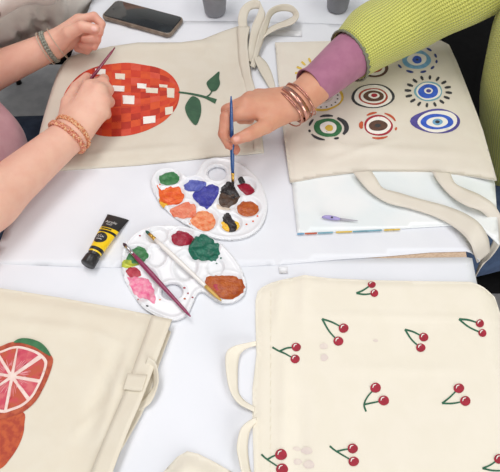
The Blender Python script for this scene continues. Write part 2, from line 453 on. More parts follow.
M['trousers'] = mat('black_trousers', (20, 19, 21), 0.9, (26, 25, 27), 60, 5)
M['shoe'] = mat('shoe', (60, 58, 60), 0.7)
M['pink_tee'] = mat('pink_jersey', (250, 198, 206), 0.9, (244, 188, 198), 40, 4, sheen=0.2)
M['mauve'] = mat('mauve_jersey', (166, 108, 134), 0.85, (158, 100, 127), 50, 4, sheen=0.2)
M['sweat'] = mat('pale_grey_fleece', (228, 222, 214), 0.95, (219, 213, 206), 30, 4, sheen=0.2, bump=0.2, bscale=200)
M['sweat2'] = mat('grey_fleece', (178, 172, 170), 0.95, (190, 184, 181), 30, 4, sheen=0.2)
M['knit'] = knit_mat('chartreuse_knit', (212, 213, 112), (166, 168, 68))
M['trim'] = mat('grey_yarn', (120, 122, 104), 0.95)
M['skin_left'] = skin_mat('fair_skin', (226, 180, 158), (211, 144, 126), (236, 190, 180))
M['skin_right'] = skin_mat('warm_skin', (208, 152, 124), (188, 112, 92), (222, 166, 150))
M['hair'] = mat('brown_hair', (72, 50, 38), 0.6, (52, 36, 28), 120, stretch=(1, 1, 0.1))
M['hair2'] = mat('dark_hair', (40, 32, 28), 0.6, (30, 24, 22), 120, stretch=(1, 1, 0.1))
M['braid'] = mat('terracotta_cord', (196, 110, 74), 0.8, (226, 182, 140), 420, 1)
M['braid2'] = mat('rust_cord', (186, 96, 72), 0.8, (222, 164, 138), 420, 1)
M['bead'] = mat('grey_green_bead', (120, 124, 112), 0.35, (150, 152, 140), 300)
M['pale_cord'] = mat('pale_cord', (196, 180, 160), 0.7)
M['rosegold'] = mat('rose_gold', (206, 150, 134), 0.25, metal=0.9)
M['tape'] = mat('clear_tape', (232, 233, 237), 0.35, spec=0.3)
M['lav'] = mat('lavender_plastic', (164, 152, 206), 0.35)
M['greypl'] = mat('grey_plastic_pen', (168, 166, 176), 0.35)

# ------------------------------------------------------------------ the setting
def quad(name, pts, m, kind='structure'):
    o = obj(name, pts, [(0, 1, 2, 3)], m, None, False); o['kind'] = kind; return o
quad('floor', [(-2.6, -2.2, -TZ), (2.6, -2.2, -TZ), (2.6, 3.4, -TZ), (-2.6, 3.4, -TZ)], M['floor'])
quad('wall_back', [(-2.6, 3.4, -TZ), (2.6, 3.4, -TZ), (2.6, 3.4, 1.9), (-2.6, 3.4, 1.9)], M['wall'])
quad('wall_left', [(-2.6, -2.2, -TZ), (-2.6, 3.4, -TZ), (-2.6, 3.4, 1.9), (-2.6, -2.2, 1.9)], M['wall'])
quad('wall_right', [(2.6, 3.4, -TZ), (2.6, -2.2, -TZ), (2.6, -2.2, 1.9), (2.6, 3.4, 1.9)], M['wall'])

def boxm(mb, lo, hi, bev=0.0, mi=0):
    lo, hi = np.array(lo, float), np.array(hi, float)
    if bev <= 0:
        v = [(x, y, z) for x in (lo[0], hi[0]) for y in (lo[1], hi[1]) for z in (lo[2], hi[2])]
        mb.add(v, [(0, 1, 3, 2), (4, 6, 7, 5), (0, 4, 5, 1), (2, 3, 7, 6), (0, 2, 6, 4), (1, 5, 7, 3)], mi); return
    # rounded slab: rounded-rectangle rings
    def ring(ins, z):
        r = max(bev*1.0-ins, 0.0005); out = []
        for (cx, cy, a0) in ((hi[0]-bev, hi[1]-bev, 0), (lo[0]+bev, hi[1]-bev, 90), (lo[0]+bev, lo[1]+bev, 180), (hi[0]-bev, lo[1]+bev, 270)):
            for q in range(5):
                a = math.radians(a0+q*22.5); out.append((cx+r*math.cos(a), cy+r*math.sin(a), z))
        return out
    e = min(bev*0.5, (hi[2]-lo[2])*0.3)
    rings = [ring(e, lo[2]), ring(e*0.3, lo[2]+e*0.3), ring(0, lo[2]+e), ring(0, hi[2]-e), ring(e*0.3, hi[2]-e*0.3), ring(e, hi[2])]
    n = 20; v = [p for r in rings for p in r]; f = []
    for i in range(5):
        for j in range(n): f.append((i*n+j, i*n+(j+1) % n, (i+1)*n+(j+1) % n, (i+1)*n+j))
    f.append(tuple(range(n))[::-1]); f.append(tuple(5*n+j for j in range(n))); mb.add(v, f, mi)

Y0, Y1 = -0.12, 1.75
t = thing('table', 'long pale wooden table covered with overlapping white paper sheets', 'table', (0, 0.8, -TZ))
def skew(mb):
    for i, v in enumerate(mb.v): w = v.copy(); w[:, 0] = v[:, 0]+TILT*(v[:, 1]-.44); w[:, 1] = v[:, 1]-TILT*v[:, 0]; mb.v[i] = w
mb = MB(); boxm(mb, (XL, Y0, -0.026), (XR, Y1, 0.0), 0.004); skew(mb); mb.build('tabletop', M['wood'], t, False)
mb = MB()
for (a, b) in (((XL+.05, Y0+.05, -.09), (XL+.07, Y1-.05, -.026)), ((XR-.07, Y0+.05, -.09), (XR-.05, Y1-.05, -.026)), ((XL+.05, Y0+.05, -.09), (XR-.05, Y0+.07, -.026)), ((XL+.05, Y1-.07, -.09), (XR-.05, Y1-.05, -.026))): boxm(mb, a, b)
skew(mb); mb.build('frame', M['chair_metal'], t, False)
for x in (XL+.06, XR-.06):
    for y in (Y0+.06, Y1-.06):
        mb = MB(); loft(mb, [(x, y, -TZ), (x, y, -TZ+.02), (x, y, -.026)], [.02, .016, .018], n=12); skew(mb); mb.build('leg', M['chair_metal'], t)

# paper sheets on the table
nA = sinoise(3, 18, 60)
def sheet(name, pts, z, m, label, h=0.012, amp=0.00035, seed=3, edge_lift=None, cat='paper sheet', group=None):
    poly = pts; nn = sinoise(seed, 14, 55)
    def hf(x, y):
        q = z+amp*(nn(x, y)+1)+droop(x, y)
        return q
    o = slab(name, poly, hf, h, m, None, drop=0.0004)
    tag(o, label, cat, group); return o
g_far = W(250, 30)[1]
def TX(x, y): return np.array([x+TILT*(y-.44), y])
def WX(x, py): return TX(x, W(250, py)[1])
polyC = [WX(XL-.004, 33), WX(-.2, 32), WX(0, 31), WX(.15, 30), WX(XR+.006, 29), TX(XR+.006, 1.62), TX(XL-.004, 1.62)]
sheet('paper_sheet', polyC, 0.0006, M['paper2'], 'white paper table covering at the far end under the phone and cups', seed=5)
bE = WL([(-8, 264), (70, 267), (150, 269), (230, 268), (285, 265), (340, 260), (385, 257), (430, 253), (466, 252), (476, 253), (486, 254)])[:, :2]
polyA = [TX(XL-.003, g_far+.03)] + [np.array(p) for p in bE] + [TX(XR+.022, g_far+.02), TX(XR-.05, g_far+.012), np.array([0., g_far+.028])]
sheet('paper_sheet', polyA, 0.0012, M['paper'], 'white paper sheet across the middle of the table under both paint palettes', seed=8)
tB = WL([(472.5, 257.5), (430, 258), (390, 258.5), (340, 258), (250, 259), (100, 258), (-5, 256)])[:, :2]
rB = WL([(477, 281), (494, 360), (514, 440), (526, 472)])[:, :2]
polyB = [np.array(p) for p in tB] + [TX(XL-.002, 0.3), TX(XL-.002, -.1), TX(XR-.006, -.1)] + [np.array(p) for p in rB[::-1]]
sheet('paper_sheet', polyB, 0.0005, M['paper2'], 'white paper sheet on the near end of the table under the cherry and citrus bags', seed=12)

# glossy sheet under the eye bag, with a printed edge
Gp = WL([(288, 150), (297, 235), (330, 233.2), (400, 230), (440, 227.5), (478, 226), (500, 244), (496, 182), (486, 150)])[:, :2]
nG = sinoise(21, 16, 40)
def hG(x, y): return 0.0042+0.0007*(nG(x, y))+0.1*droop(x, y)
o = slab('booklet', [p for p in Gp], hG, 0.01, M['gloss'], None, drop=0.0016)
tag(o, 'glossy white booklet with a coloured printed edge sticking out under the painted eye bag', 'booklet')
mb = MB(); cs = [((297.2, 235), (304, 234.6), 'sky'), ((305, 234.6), (317, 234), 'orange_dash'), ((318, 234), (333, 233.2), 'teal'), ((336, 233), (352, 232.4), 'yolk'), ((353, 232.4), (382, 231), 'teal'), ((384, 230.9), (400, 230.2), 'yolk')]
ml = []
for i, (a, b, nm) in enumerate(cs):
    p = [(a[0], a[1]-1.6), (b[0], b[1]-1.6), (b[0], b[1]-.1), (a[0], a[1]-.1)]
    decal(mb, pxpoly(p, .0045, False), hG, 0.0003, i); ml.append(M[nm])
mb.build('printed_edge', ml, o)['label'] = 'strip of pale blue, orange and yellow print'
# tape pieces
for pts, lab in (([(279, 267), (287.5, 266.5), (288, 273), (279.5, 273.5)], 'small square of clear tape above the cherry bag'), ([(262, 29.5), (302, 30.5), (302, 36.5), (262, 35)], 'strip of clear tape beside the apple bag straps')):
    p = pxpoly(pts, .003, False); o = slab('tape_strip', [q for q in p], lambda x, y: 0.0027+0*x, 0.01, M['tape'], None, drop=0.0002); tag(o, lab, 'tape')
# pen
t = thing('pen', 'slim lavender and grey pen lying on the glossy white booklet', 'pen', W(340, 218, .005))
P = [W(x, y, .0085) for x, y in ((322, 217), (325, 216.8), (330, 217.4), (336, 218.4), (340, 219))]
mb = MB(); loft(mb, P, [.0012, .0026, .0034, .003, .0016], n=12); mb.build('cap', M['lav'], t)
P = [W(x, y, .0075) for x, y in ((339.5, 219), (345, 219.6), (352, 220.3), (358, 220.8))]
mb = MB(); loft(mb, P, [.0018, .0018, .0013, .0005], n=10); mb.build('barrel', M['greypl'], t)
mb = MB(); q = W(332, 217.4, .0118); loft(mb, [q+np.array([-.0016, 0, 0]), q, q+np.array([.0016, 0, 0])], [.0008, .0014, .0008], n=8); mb.build('clip', M['ink'], t)

# ------------------------------------------------------------------ tote bags
def tote(name, label, px, m, z=0.005, h=0.006, group='painted canvas tote bags', **kw):
    poly = WL(px, z)[:, :2]
    c = Cloth(poly, **kw); t = thing(name, label, 'tote bag', (poly[:, 0].mean(), poly[:, 1].mean(), 0.0), group)
    slab('bag_panel', [p for p in poly], c, h, m, t, drop=0.0022)
    return t, c, poly
def strip(name, pxl, half, hf, off, m, parent, h=0.004):
    mb = MB(); decal(mb, WL(stroke2d(pxl, half), .006)[:, :2], hf, off, 0, h); return mb.build(name, m, parent)

# apple bag
ap_px = [(53, 62), (44, 108), (37, 143), (33, 172), (70, 169), (137, 164.5), (180, 160), (220, 156), (264, 152), (261, 125), (258, 97), (252, 78), (249, 56), (248, 40), (250, 26), (240, 25), (222, 31), (202, 39), (180, 42), (138, 42), (110, 46), (80, 53)]
apple_bag, hA, polyAp = tote('tote_bag', 'canvas tote bag painted with a red checkered apple on a green stem', ap_px, M['canvas_grey'], base=.007, edge=.004, amp=.0007, seed=31,
    ridges=[rid((236, 36), (256, 145), .006, .014), rid((225, 40), (232, 120), -.002, .012), rid((70, 160), (200, 148), .0026, .006), rid((140, 50), (230, 45), .003, .007), rid((205, 60), (215, 40), .0026, .006), rid((195, 135), (250, 128), .0014, .01)])
apo = np.array([(64, 105), (63, 98), (66, 90), (72, 82), (80, 74.5), (90, 69), (101, 65.5), (112, 64), (128, 63), (146, 65.3), (156, 67), (166, 71), (174, 78), (179, 87.5), (179.5, 96), (177, 106), (171, 114.5), (162, 122.5), (146, 130.7), (128, 135.5), (110, 136.5), (97, 134.5), (84, 128), (72, 118)], float)
apd = catmull(apo, 6, True)
def ap_span(x):
    ys = []
    n = len(apd)
    for i in range(n):
        a, b = apd[i], apd[(i+1) % n]
        if (a[0] <= x) != (b[0] <= x): ys.append(a[1]+(b[1]-a[1])*(x-a[0])/(b[0]-a[0]))
    return (min(ys), max(ys)) if len(ys) >= 2 else (98, 98)
mb = MB(); decal(mb, WL(apd, .0075)[:, :2], hA, .0003, 1, .003); xsb = np.concatenate([np.linspace(63.3, 179.2, 13)]); NR = 10; last = {}
r2 = random.Random(11)
for i in range(12):
    for j in range(NR):
        opts = [0, 1, 2, 3, 0, 1]
        c = r2.choice([o for o in opts if o != last.get((i-1, j)) and o != last.get((i, j-1))]); last[(i, j)] = c
        n = 4; v = []
        for a in range(n+1):
            x = xsb[i]+(xsb[i+1]-xsb[i])*a/n; y0, y1 = ap_span(x)
            for b in range(n+1):
                tt = (j+b/n)/NR; tt = tt+0.012*math.sin(i*3.1+j*1.7)*(0 if j in (0,) and b == 0 else 1)*(0 if (j == NR-1 and b == n) else 1)
                p = W(x, y0+(y1-y0)*tt, .0075); v.append((p[0], p[1], float(hA(p[0], p[1]))+.0005))
        f = [(a*(n+1)+b, a*(n+1)+b+1, (a+1)*(n+1)+b+1, (a+1)*(n+1)+b) for a in range(n) for b in range(n)]
        mb.add(v, f, c)
for (x0, x1, y0, y1, c) in [(115, 125, 73, 78.6, 5), (112.5, 124.5, 85, 90.6, 4), (122.5, 134.5, 95, 103.6, 4), (137, 146.5, 83, 88, 4), (145.6, 158, 87.4, 92.6, 5), (143, 155.6, 116.8, 124, 4), (159, 167.6, 84, 87, 5), (166.8, 174.5, 87.6, 97.3, 5), (165, 173, 107.6, 115, 5), (104, 111.5, 97, 103.5, 4), (95, 105.6, 68.5, 74, 4), (88, 94.5, 74, 79.5, 4)]:
    sl = 1.2 if y0 < 105 else -2.2
    decal(mb, pxpoly([(x0, y0), (x1, y0+sl*.6), (x1-.3, y1+sl*.6), (x0+.4, y1)], .008, False), hA, .0009, c)
mb.build('painted_apple', [M[k] for k in ('apple1', 'apple2', 'apple3', 'apple4', 'white_paint', 'cream_paint')], apple_bag)['label'] = 'red and orange checkered apple painting with white squares'
mb = MB()
decal(mb, WL(stroke2d([(178.5, 92), (186, 93), (194, 94.4), (205, 97.2), (216, 101.5)], [.9, .9, 1.0, 1.2, 2.4]), .008)[:, :2], hA, .0007)
decal(mb, WL(stroke2d([(206, 97.2), (210, 94.5), (212, 91)], [.7, .7, .7]), .008)[:, :2], hA, .0009)
mb.build('painted_stem', M['leaf'], apple_bag)
for q in ([(219.2, 71.2), (213, 76.5), (206.8, 82.5), (208, 87.5), (211.5, 91.5), (216.5, 90.5), (220, 84), (219.2, 78)], [(192, 96.4), (187.5, 101.5), (185, 108), (188, 117), (195.6, 125.2), (200, 117), (201.3, 109), (200, 101), (196.5, 97.5)]):
    mb = MB(); decal(mb, pxpoly(q, .008), hA, .0011); mb.build('painted_leaf', M['leaf'], apple_bag)
# folded hem along the opening
A = WL([(237, 27, .012), (238, 42, .013), (239, 60, .013), (243, 80, .012), (249, 110, .011), (254, 150, .008)]); B = WL([(250, 26.5, .018), (247.5, 40, .021), (248.5, 56, .022), (251, 76, .021), (257, 97, .017), (263, 151, .010)])
ribbon('hem', A, B, M['canvas_grey'], apple_bag)
# straps in a loose tangle
A = WL([(239, 28, .012), (238, 20, .02), (240, 10, .028), (246, 3, .034), (254, 0, .036), (260, 2, .034), (258, 12, .03), (252, 26, .024), (249, 42, .02), (247, 60, .014)])
B = WL([(249, 31, .010), (247, 22, .016), (248, 15, .022), (251, 10, .024), (258, 9, .024), (265, 13, .026), (263, 24, .022), (259, 36, .017), (257, 50, .013), (256, 64, .009)])
ribbon('strap', A, B, M['canvas_grey'], apple_bag)
A = WL([(250, 66, .012), (254, 52, .018), (258, 36, .026), (264, 20, .03), (270, 9, .033), (282, 4, .034), (293, 6, .032), (299, 15, .028), (293, 24, .024), (278, 29, .022), (266, 36, .02), (258, 46, .018), (254, 56, .016), (258, 68, .012), (264, 79, .008), (271, 91, .005)])
B = WL([(255, 68, .008), (258, 56, .012), (263, 42, .016), (268, 27, .018), (272, 16, .02), (280, 11.5, .022), (290, 12, .022), (293, 16, .018), (286, 20, .014), (274, 25, .014), (263, 32, .013), (256, 41, .012), (256, 52, .010), (266, 62, .010), (272, 74, .007), (276, 89, .0045)])
ribbon('strap', A, B, M['canvas_grey'], apple_bag)

# eye bag
ey_px = [(275, 43), (335, 41.5), (395, 40), (441, 41), (449, 45), (457, 62), (470, 95), (483, 130), (497, 180), (470, 176.2), (430, 172), (368, 171), (324, 176.4), (290, 183), (283, 130), (278, 80)]
eye_bag, hE, polyEy = tote('tote_bag', 'canvas tote bag painted with nine round colourful eye motifs', ey_px, M['canvas_eye'], base=.0095, edge=.0065, amp=.0006, seed=47, sag=.02,
    ridges=[rid((300, 150), (470, 158), .0032, .010), rid((320, 168), (400, 142), .0028, .006), rid((300, 112), (350, 160), .0018, .006), rid((280, 60), (288, 170), .0012, .006), rid((430, 45), (480, 150), -.001, .012), rid((440, 165), (475, 110), .0015, .015)])
def dash_ring(rx, ry, arcs, w=1.0):
    out = []; w = w*1.25
    for a0, a1 in arcs:
        aa = np.radians(np.linspace(a0, a1, 5)); out.append(([(rx*math.cos(a), ry*math.sin(a)) for a in aa], [w*.5, w, w, w*.5]))
    return out
def eye(cx, cy, rings, dashes=(), dm='ink', label=None, rays=None):
    mb = MB(); mats_ = []; 
    for i, (nm, rx, ry, dx, dy, pt) in enumerate(rings):
        decal(mb, WL(ell(cx+dx, cy+dy, rx, ry, 28, .045, i+1, pt), .010)[:, :2], hE, .0005+.00022*i, len(mats_), .005); mats_.append(M[nm] if nm != 'bag' else M['canvas_eye'])
    for pts, w in dashes:
        decal(mb, WL(stroke2d([(cx+p[0], cy+p[1]) for p in pts], w), .010)[:, :2], hE, .0006, len(mats_))
    if rays:
        for a, r0, r1, w in rays:
            a = math.radians(a); c, s = math.cos(a), math.sin(a)
            decal(mb, WL(stroke2d([(cx+r0[0]*c, cy+r0[1]*s), (cx+(r0[0]+r1[0])/2*c, cy+(r0[1]+r1[1])/2*s), (cx+r1[0]*c, cy+r1[1]*s)], [w*.6, w, w*.7], 3), .010)[:, :2], hE, .0006, len(mats_))
    mats_.append(M[dm]); o = mb.build('painted_eye', mats_, eye_bag)
    if label: o['label'] = label
eye(318, 73, [('yolk', 15, 9.5, 0, 0, 0), ('white_paint', 12, 7, 0, 0, 0), ('brown', 6, 4, 0, 0, 0)], dm='yolk', rays=[(a, (17.5, 11.5), (23, 16.5), 1.2) for a in range(180, 360, 22)], label='yellow sun-like eye mostly under the pink cuff')
dots = [(a, (16.2, 11.2), (17.2, 11.8), .75) for a in range(-30, 181, 21)]
eye(322.5, 97, [('yolk', 20.5, 14.5, 0, 0, 0), ('white_paint', 18, 12.5, 0, 0, 0), ('bag', 10, 7, 0, 0, 0), ('brown', 7, 5, 0, 0, 0)], label='white and yellow ringed eye with dots')
mb = MB()
for a, r0, r1, w in dots:
    a = math.radians(a); decal(mb, WL(ell(322.5+15.3*math.cos(a), 97+10.6*math.sin(a), .95, .7, 8), .010)[:, :2], hE, .0014)
mb.build('painted_dots', M['ink'], eye_bag)
eye(328, 128, [('green', 14.2, 9.4, 0, 0, 0), ('white_paint', 8.6, 6.2, .3, .1, 0), ('yolk', 4, 3.4, 1, .6, 0)], dash_ring(19, 12.2, [(-170, -140), (-115, -75), (100, 150), (160, 172), (55, 72)], 1.0)+dash_ring(18.6, 11.4, [(-60, 35)], 1.9), 'ink', 'green ringed eye with a yellow centre')
eye(374, 68, [('brown', 14, 9.5, 0, 0, 0), ('white_paint', 11.5, 7.5, 0, 0, 0), ('redbrown', 8, 5, 0, 0, 0)], label='brown ringed eye under the green sleeve')
eye(373, 96, [('ink', 21.3, 12.4, 0, 0, 0), ('white_paint', 19.4, 10.9, .1, 0, 0), ('redbrown', 15, 8.3, .3, .4, 0), ('white_paint', 13, 6.9, .3, .3, 0), ('brown', 10.6, 5.4, .6, .1, 0), ('white_paint', 5.6, 3, 1, -.3, 0), ('crimson', 3.2, 1.9, 1.2, -.5, 0)], label='brown and red eye inside a black ring')
eye(378.4, 125.4, [('crimson', 14.6, 10.4, 0, 0, 0), ('white_paint', 12.6, 8.7, 0, .1, 0), ('brown', 9.2, 5.6, -.3, .3, 0), ('ink', 3.2, 1.7, -.6, .3, 0)], dash_ring(18.2, 13, [(-130, -95), (-70, -20), (60, 110), (8, 22)], .9)+dash_ring(17.4, 9, [(160, 205)], 1.7), 'orange_dash', 'dark red ringed eye with orange strokes')
eye(416.8, 59.6, [('sky', 14.8, 9.6, -.4, 0, 0), ('white_paint', 9.8, 6.2, 0, 0, 0), ('blue', 4.8, 3.9, .2, .4, 0), ('ink', 1.3, 1, .3, .5, 0)], dash_ring(20, 13.2, [(-60, -42), (-28, -10), (0, 15), (30, 46), (62, 80), (100, 122), (140, 158), (172, 190)], .95), 'navy', 'light blue eye with navy dashes')
eye(428.4, 91.4, [('teal', 13.7, 10, 0, 0, 0), ('white_paint', 12.1, 8.7, 0, 0, 0), ('blue', 9.9, 7.1, -.2, .1, 0), ('white_paint', 4.4, 3, 0, -.4, 0), ('violet', 2.5, 1.8, .1, -.2, 0)], (), 'ink', 'bright blue eye with sixteen black rays', rays=[(a+4, (17.2, 11.6), (23.8, 15.8), 1.4) for a in np.arange(0, 360, 22.5)])
eye(436.4, 121.2, [('violet', 22.3, 12.6, 1.2, 0, .2), ('white_paint', 19.8, 10.9, 1.2, .2, 0), ('blue', 16, 7.9, .4, .6, 0), ('white_paint', 10.6, 5.3, .8, 1, 0), ('sky', 5, 3.3, 1, 1, 0), ('ink', 2.3, 1.5, .9, 1, 0)], label='blue eye inside a pointed violet ring')
# straps of the eye bag
A = WL([(371, 170.6, .0125), (376, 178, .014), (383, 188, .011), (398, 192.5, .010), (420, 199, .010), (446, 206, .010), (466, 214, .013), (480, 224, .016), (488, 238, .005), (490, 252, -.02)])
B = WL([(353, 172.4, .0125), (360, 181, .014), (370, 192, .011), (388, 203, .010), (412, 209, .010), (438, 218, .010), (458, 230, .013), (470, 243, .014), (474, 254, 0), (477, 263, -.03)])
ribbon('strap', A, B, M['canvas_eye'], eye_bag)
A = WL([(450, 172.5, .0125), (455, 183, .015), (466, 189, .014), (480, 195, .016), (494, 205, .01), (503, 222, -.01), (502, 240, -.04), (492, 256, -.06), (482, 264, -.07)])
B = WL([(432, 171.6, .0125), (439, 183, .015), (452, 197, .014), (467, 206, .016), (482, 212, .01), (493, 226, -.02), (492, 243, -.05), (480, 262, -.075), (474, 280, -.085)])
ribbon('strap', A, B, M['canvas_eye'], eye_bag)

# citrus bag
ci_px = [(-52, 281), (-20, 284), (0, 288), (60, 297.5), (120, 308.5), (172, 319), (160, 350), (143, 395), (128, 430), (112, 472), (92, 530), (60, 600), (-104, 575), (-80, 420)]
citrus_bag, hC, polyCi = tote('tote_bag', 'cream canvas tote bag painted with a pink citrus slice and an orange', ci_px, M['canvas_cream'], base=.010, edge=.005, fall=.02, amp=.0007, seed=61, sag=.6,
    ridges=[rid((-10, 322), (98, 336), .003, .007), rid((92, 333), (128, 352), .003, .006), rid((124, 345), (84, 445), -.005, .010), rid((137, 330), (98, 455), .004, .008), rid((100, 355), (120, 400), .003, .005), rid((72, 440), (112, 400), .0028, .005), rid((30, 430), (75, 460), .002, .007)])
mb = MB(); sc = [(0, 347), (10, 343), (20, 341.5), (32, 344), (44, 349), (52, 356.5), (53, 363), (49, 376), (43, 389), (36, 401), (25, 411), (12, 416.5), (0, 419), (-22, 411), (-34, 388), (-26, 360), (-12, 350)]
fr = [(23, 412), (24.5, 424), (23, 435), (18, 447), (10, 459), (0, 469), (-20, 474), (-44, 460), (-48, 435), (-30, 415), (0, 412)]
decal(mb, pxpoly(fr, .010), hC, .0005, 0); 
cx, cy = 12.6, 377.0
inner = [(cx+(p[0]-cx)*.86, cy+(p[1]-cy)*.86) for p in sc]; decal(mb, pxpoly(sc, .010), hC, .0009, 1); decal(mb, pxpoly(inner, .010), hC, .0013, 2)
segd = catmull(np.array([(cx+(p[0]-cx)*.79, cy+(p[1]-cy)*.79) for p in sc]), 6, True); sa = np.degrees(np.arctan2(segd[:, 1]-cy, segd[:, 0]-cx))
for k, a0 in enumerate(np.arange(-170, 190, 45)):
    q = [(cx+4.2*math.cos(math.radians(a0+22)), cy+4.2*math.sin(math.radians(a0+22)))]
    for a in np.linspace(a0+3+2*math.sin(k*2.3), a0+42+2*math.sin(k*1.3+1), 9):
        aw = (a+180) % 360-180; j = np.argmin(np.abs((sa-aw+180) % 360-180)); q.append(tuple(segd[j]))
    decal(mb, WL(q, .010)[:, :2], hC, .0017, 3+k % 2)
    for da in (12, 20, 27, 34):
        a = math.radians(a0+da+3*math.sin(k+da)); r0, r1 = 9+2*math.sin(da*k), 17+4*math.cos(da+k*2.)
        decal(mb, WL(stroke2d([(cx+r0*math.cos(a), cy+r0*math.sin(a)), (cx+r1*math.cos(a+.05), cy+r1*math.sin(a+.05))], [.15, .5, .15], 3), .010)[:, :2], hC, .0019, 5)
mb.build('painted_citrus', [M['fruit'], M['rind'], M['pith'], M['flesh'], M['flesh2'], M['streak']], citrus_bag)['label'] = 'pink citrus slice above an orange fruit'
mb = MB(); decal(mb, pxpoly([(14, 343), (20, 339), (30, 339), (41, 343), (48, 350), (51, 356.5), (44, 353), (34, 347), (22, 343.5)], .010), hC, .0016); mb.build('painted_leaf', M['green'], citrus_bag)
A = WL([(152, 315.5, .013), (140, 350, .014), (124, 393, .014), (108, 430, .013), (90, 474, .012), (72, 526, .01)]); B = WL([(172, 319.5, .016), (160.5, 350, .018), (143.5, 395, .019), (128.5, 430, .018), (112, 474, .015), (94, 528, .012)])
ribbon('hem', A, B, M['canvas_cream'], citrus_bag)
# lower panel of the open bag mouth and the strap loops
A = WL([(166, 328, .004), (154, 358, .004), (138, 400, .004), (118, 440, .004), (96, 478, .004)]); B = WL([(171, 332, .007), (160, 362, .006), (146, 404, .006), (134, 428, .007), (107, 474, .006)])
ribbon('back_panel', A, B, M['canvas_cream'], citrus_bag)
A = WL([(148, 356.5, .023), (155, 362, .023), (158, 372, .021), (157.8, 385, .017), (151, 402, .010), (140, 411, .006)]); B = WL([(145, 366, .015), (150.5, 370, .013), (153.5, 378, .012), (152.5, 388, .010), (143, 399, .007), (132, 408, .005)])
ribbon('strap', A, B, M['canvas_cream'], citrus_bag)
A = WL([(128, 373, .0165), (138, 374, .0185), (147, 374.5, .0205)]); B = WL([(123, 389, .0165), (133, 390.5, .019), (142, 391, .0205)])
ribbon('strap_tab', A, B, M['canvas_cream'], citrus_bag)

# cherry bag
ch_px = [(255.5, 300), (257.5, 291), (262, 286.5), (271, 282), (287, 278), (305, 274.5), (330, 277.5), (375, 279.5), (430, 280.5), (470, 281), (486, 285), (500, 291), (516, 330), (532, 390), (548, 470), (560, 560), (400, 585), (255, 585), (253, 500), (254, 472), (252.5, 422), (252.5, 388), (256.5, 354), (255.5, 320)]
cherry_bag, hK, polyCh = tote('tote_bag', 'pale cream canvas tote bag painted with small pairs of red cherries', ch_px, M['canvas_light'], base=.0065, edge=.003, fall=.010, amp=.0007, seed=83, sag=.5,
    ridges=[rid((297, 385), (300, 490), -.0035, .010), rid((281, 278), (276, 335), .0035, .006), rid((304, 272), (302, 330), .003, .007), rid((285, 330), (282, 490), .003, .006), rid((300, 317), (520, 321), .0016, .0035), rid((330, 370), (470, 372), .001, .006), rid((430, 300), (500, 380), .0012, .01)])
CH = [((356.5, 292.7), (372, 283.7), (374.5, 292.7), 4.0, 0), ((322.3, 318.4), (343.7, 327.8), (338.5, 340.7), 4.9, 0), ((405.4, 328.7), (424.2, 336.4), (421.2, 347), 4.6, 0), ((459.3, 318.8), (480.3, 323), (482.9, 332.5), 4.1, 0),
      ((366.4, 411), (375.8, 387.3), (384, 400), 5.3, 1), ((442.6, 402.8), (459.3, 387.8), (465.7, 400.6), 5.2, 0), ((330, 445.6), (353, 448), (354, 461), 5.2, 2), ((483.3, 467.9), (500, 458.5), (508, 470), 5.2, 0), ((272.4, 346.5), (296.3, 346.5), (295.2, 358.4), 4.6, 2), ((261.4, 454), (281, 454.6), (282, 469), 5.9, 2)]
for tip, c1, c2, r, kind in CH:
    mb = MB()
    if kind == 2:
        j = (tip[0]+(c1[0]-tip[0])*.3, tip[1]+(c2[1]-tip[1])*.35); s = [[tip, j, c2], [j, ((j[0]+c1[0])/2, c1[1]+1), c1]]
    elif kind == 1: j = (364.5, 404); s = [[tip, j, (368, 396), c1], [j, (374, 402), c2]]
    else: s = [[tip, ((tip[0]+c1[0])/2-.5, (tip[1]+c1[1])/2-1.3*np.sign(c1[1]-tip[1]+.01)), c1], [tip, ((tip[0]+c2[0])/2-1, (tip[1]+c2[1])/2+1.2), c2]]
    for q in s: decal(mb, WL(stroke2d(q, [.95, .85, .7]), .009)[:, :2], hK, .0005, 1)
    for i, c in enumerate((c1, c2)):
        decal(mb, WL(ell(c[0], c[1], r*1.02, r*.94, 18, .03, i), .009)[:, :2], hK, .0009, 0)
        decal(mb, WL(stroke2d([(c[0]-r*.55, c[1]+r*.05), (c[0]-r*.35, c[1]-r*.45), (c[0]+r*.1, c[1]-r*.6)], [.3, .6, .3]), .009)[:, :2], hK, .0013, 2)
    mb.build('painted_cherries', [M['cherry_red'], M['cherry_stem'], M['white_paint']], cherry_bag)
for c in ((324, 345.5, 4, 3.2), (324.5, 357, 4, 3.4), (307, 450, 6, 3.6), (309, 464, 6, 4), (298, 461, 4, 3.4), (297, 448, 4, 2.2), (376, 340, 2.4, 1.4)):
    mb = MB(); decal(mb, WL(ell(*c, 16, .12), .009)[:, :2], hK, .0005); mb.build('paint_smudge', M['smudge'], cherry_bag)['label'] = 'faint mauve paint smudge'
mb = MB()
for x0, y0, x1, y1 in [(271, 290+i*9, 270.8-(i*.05), 296+i*9) for i in range(26)]: decal(mb, WL(stroke2d([(x0-i*0, y0), (x1, y1)], .3, 2), .009)[:, :2], hK, .0004)
mb.build('stitching', M['stitch'], cherry_bag)
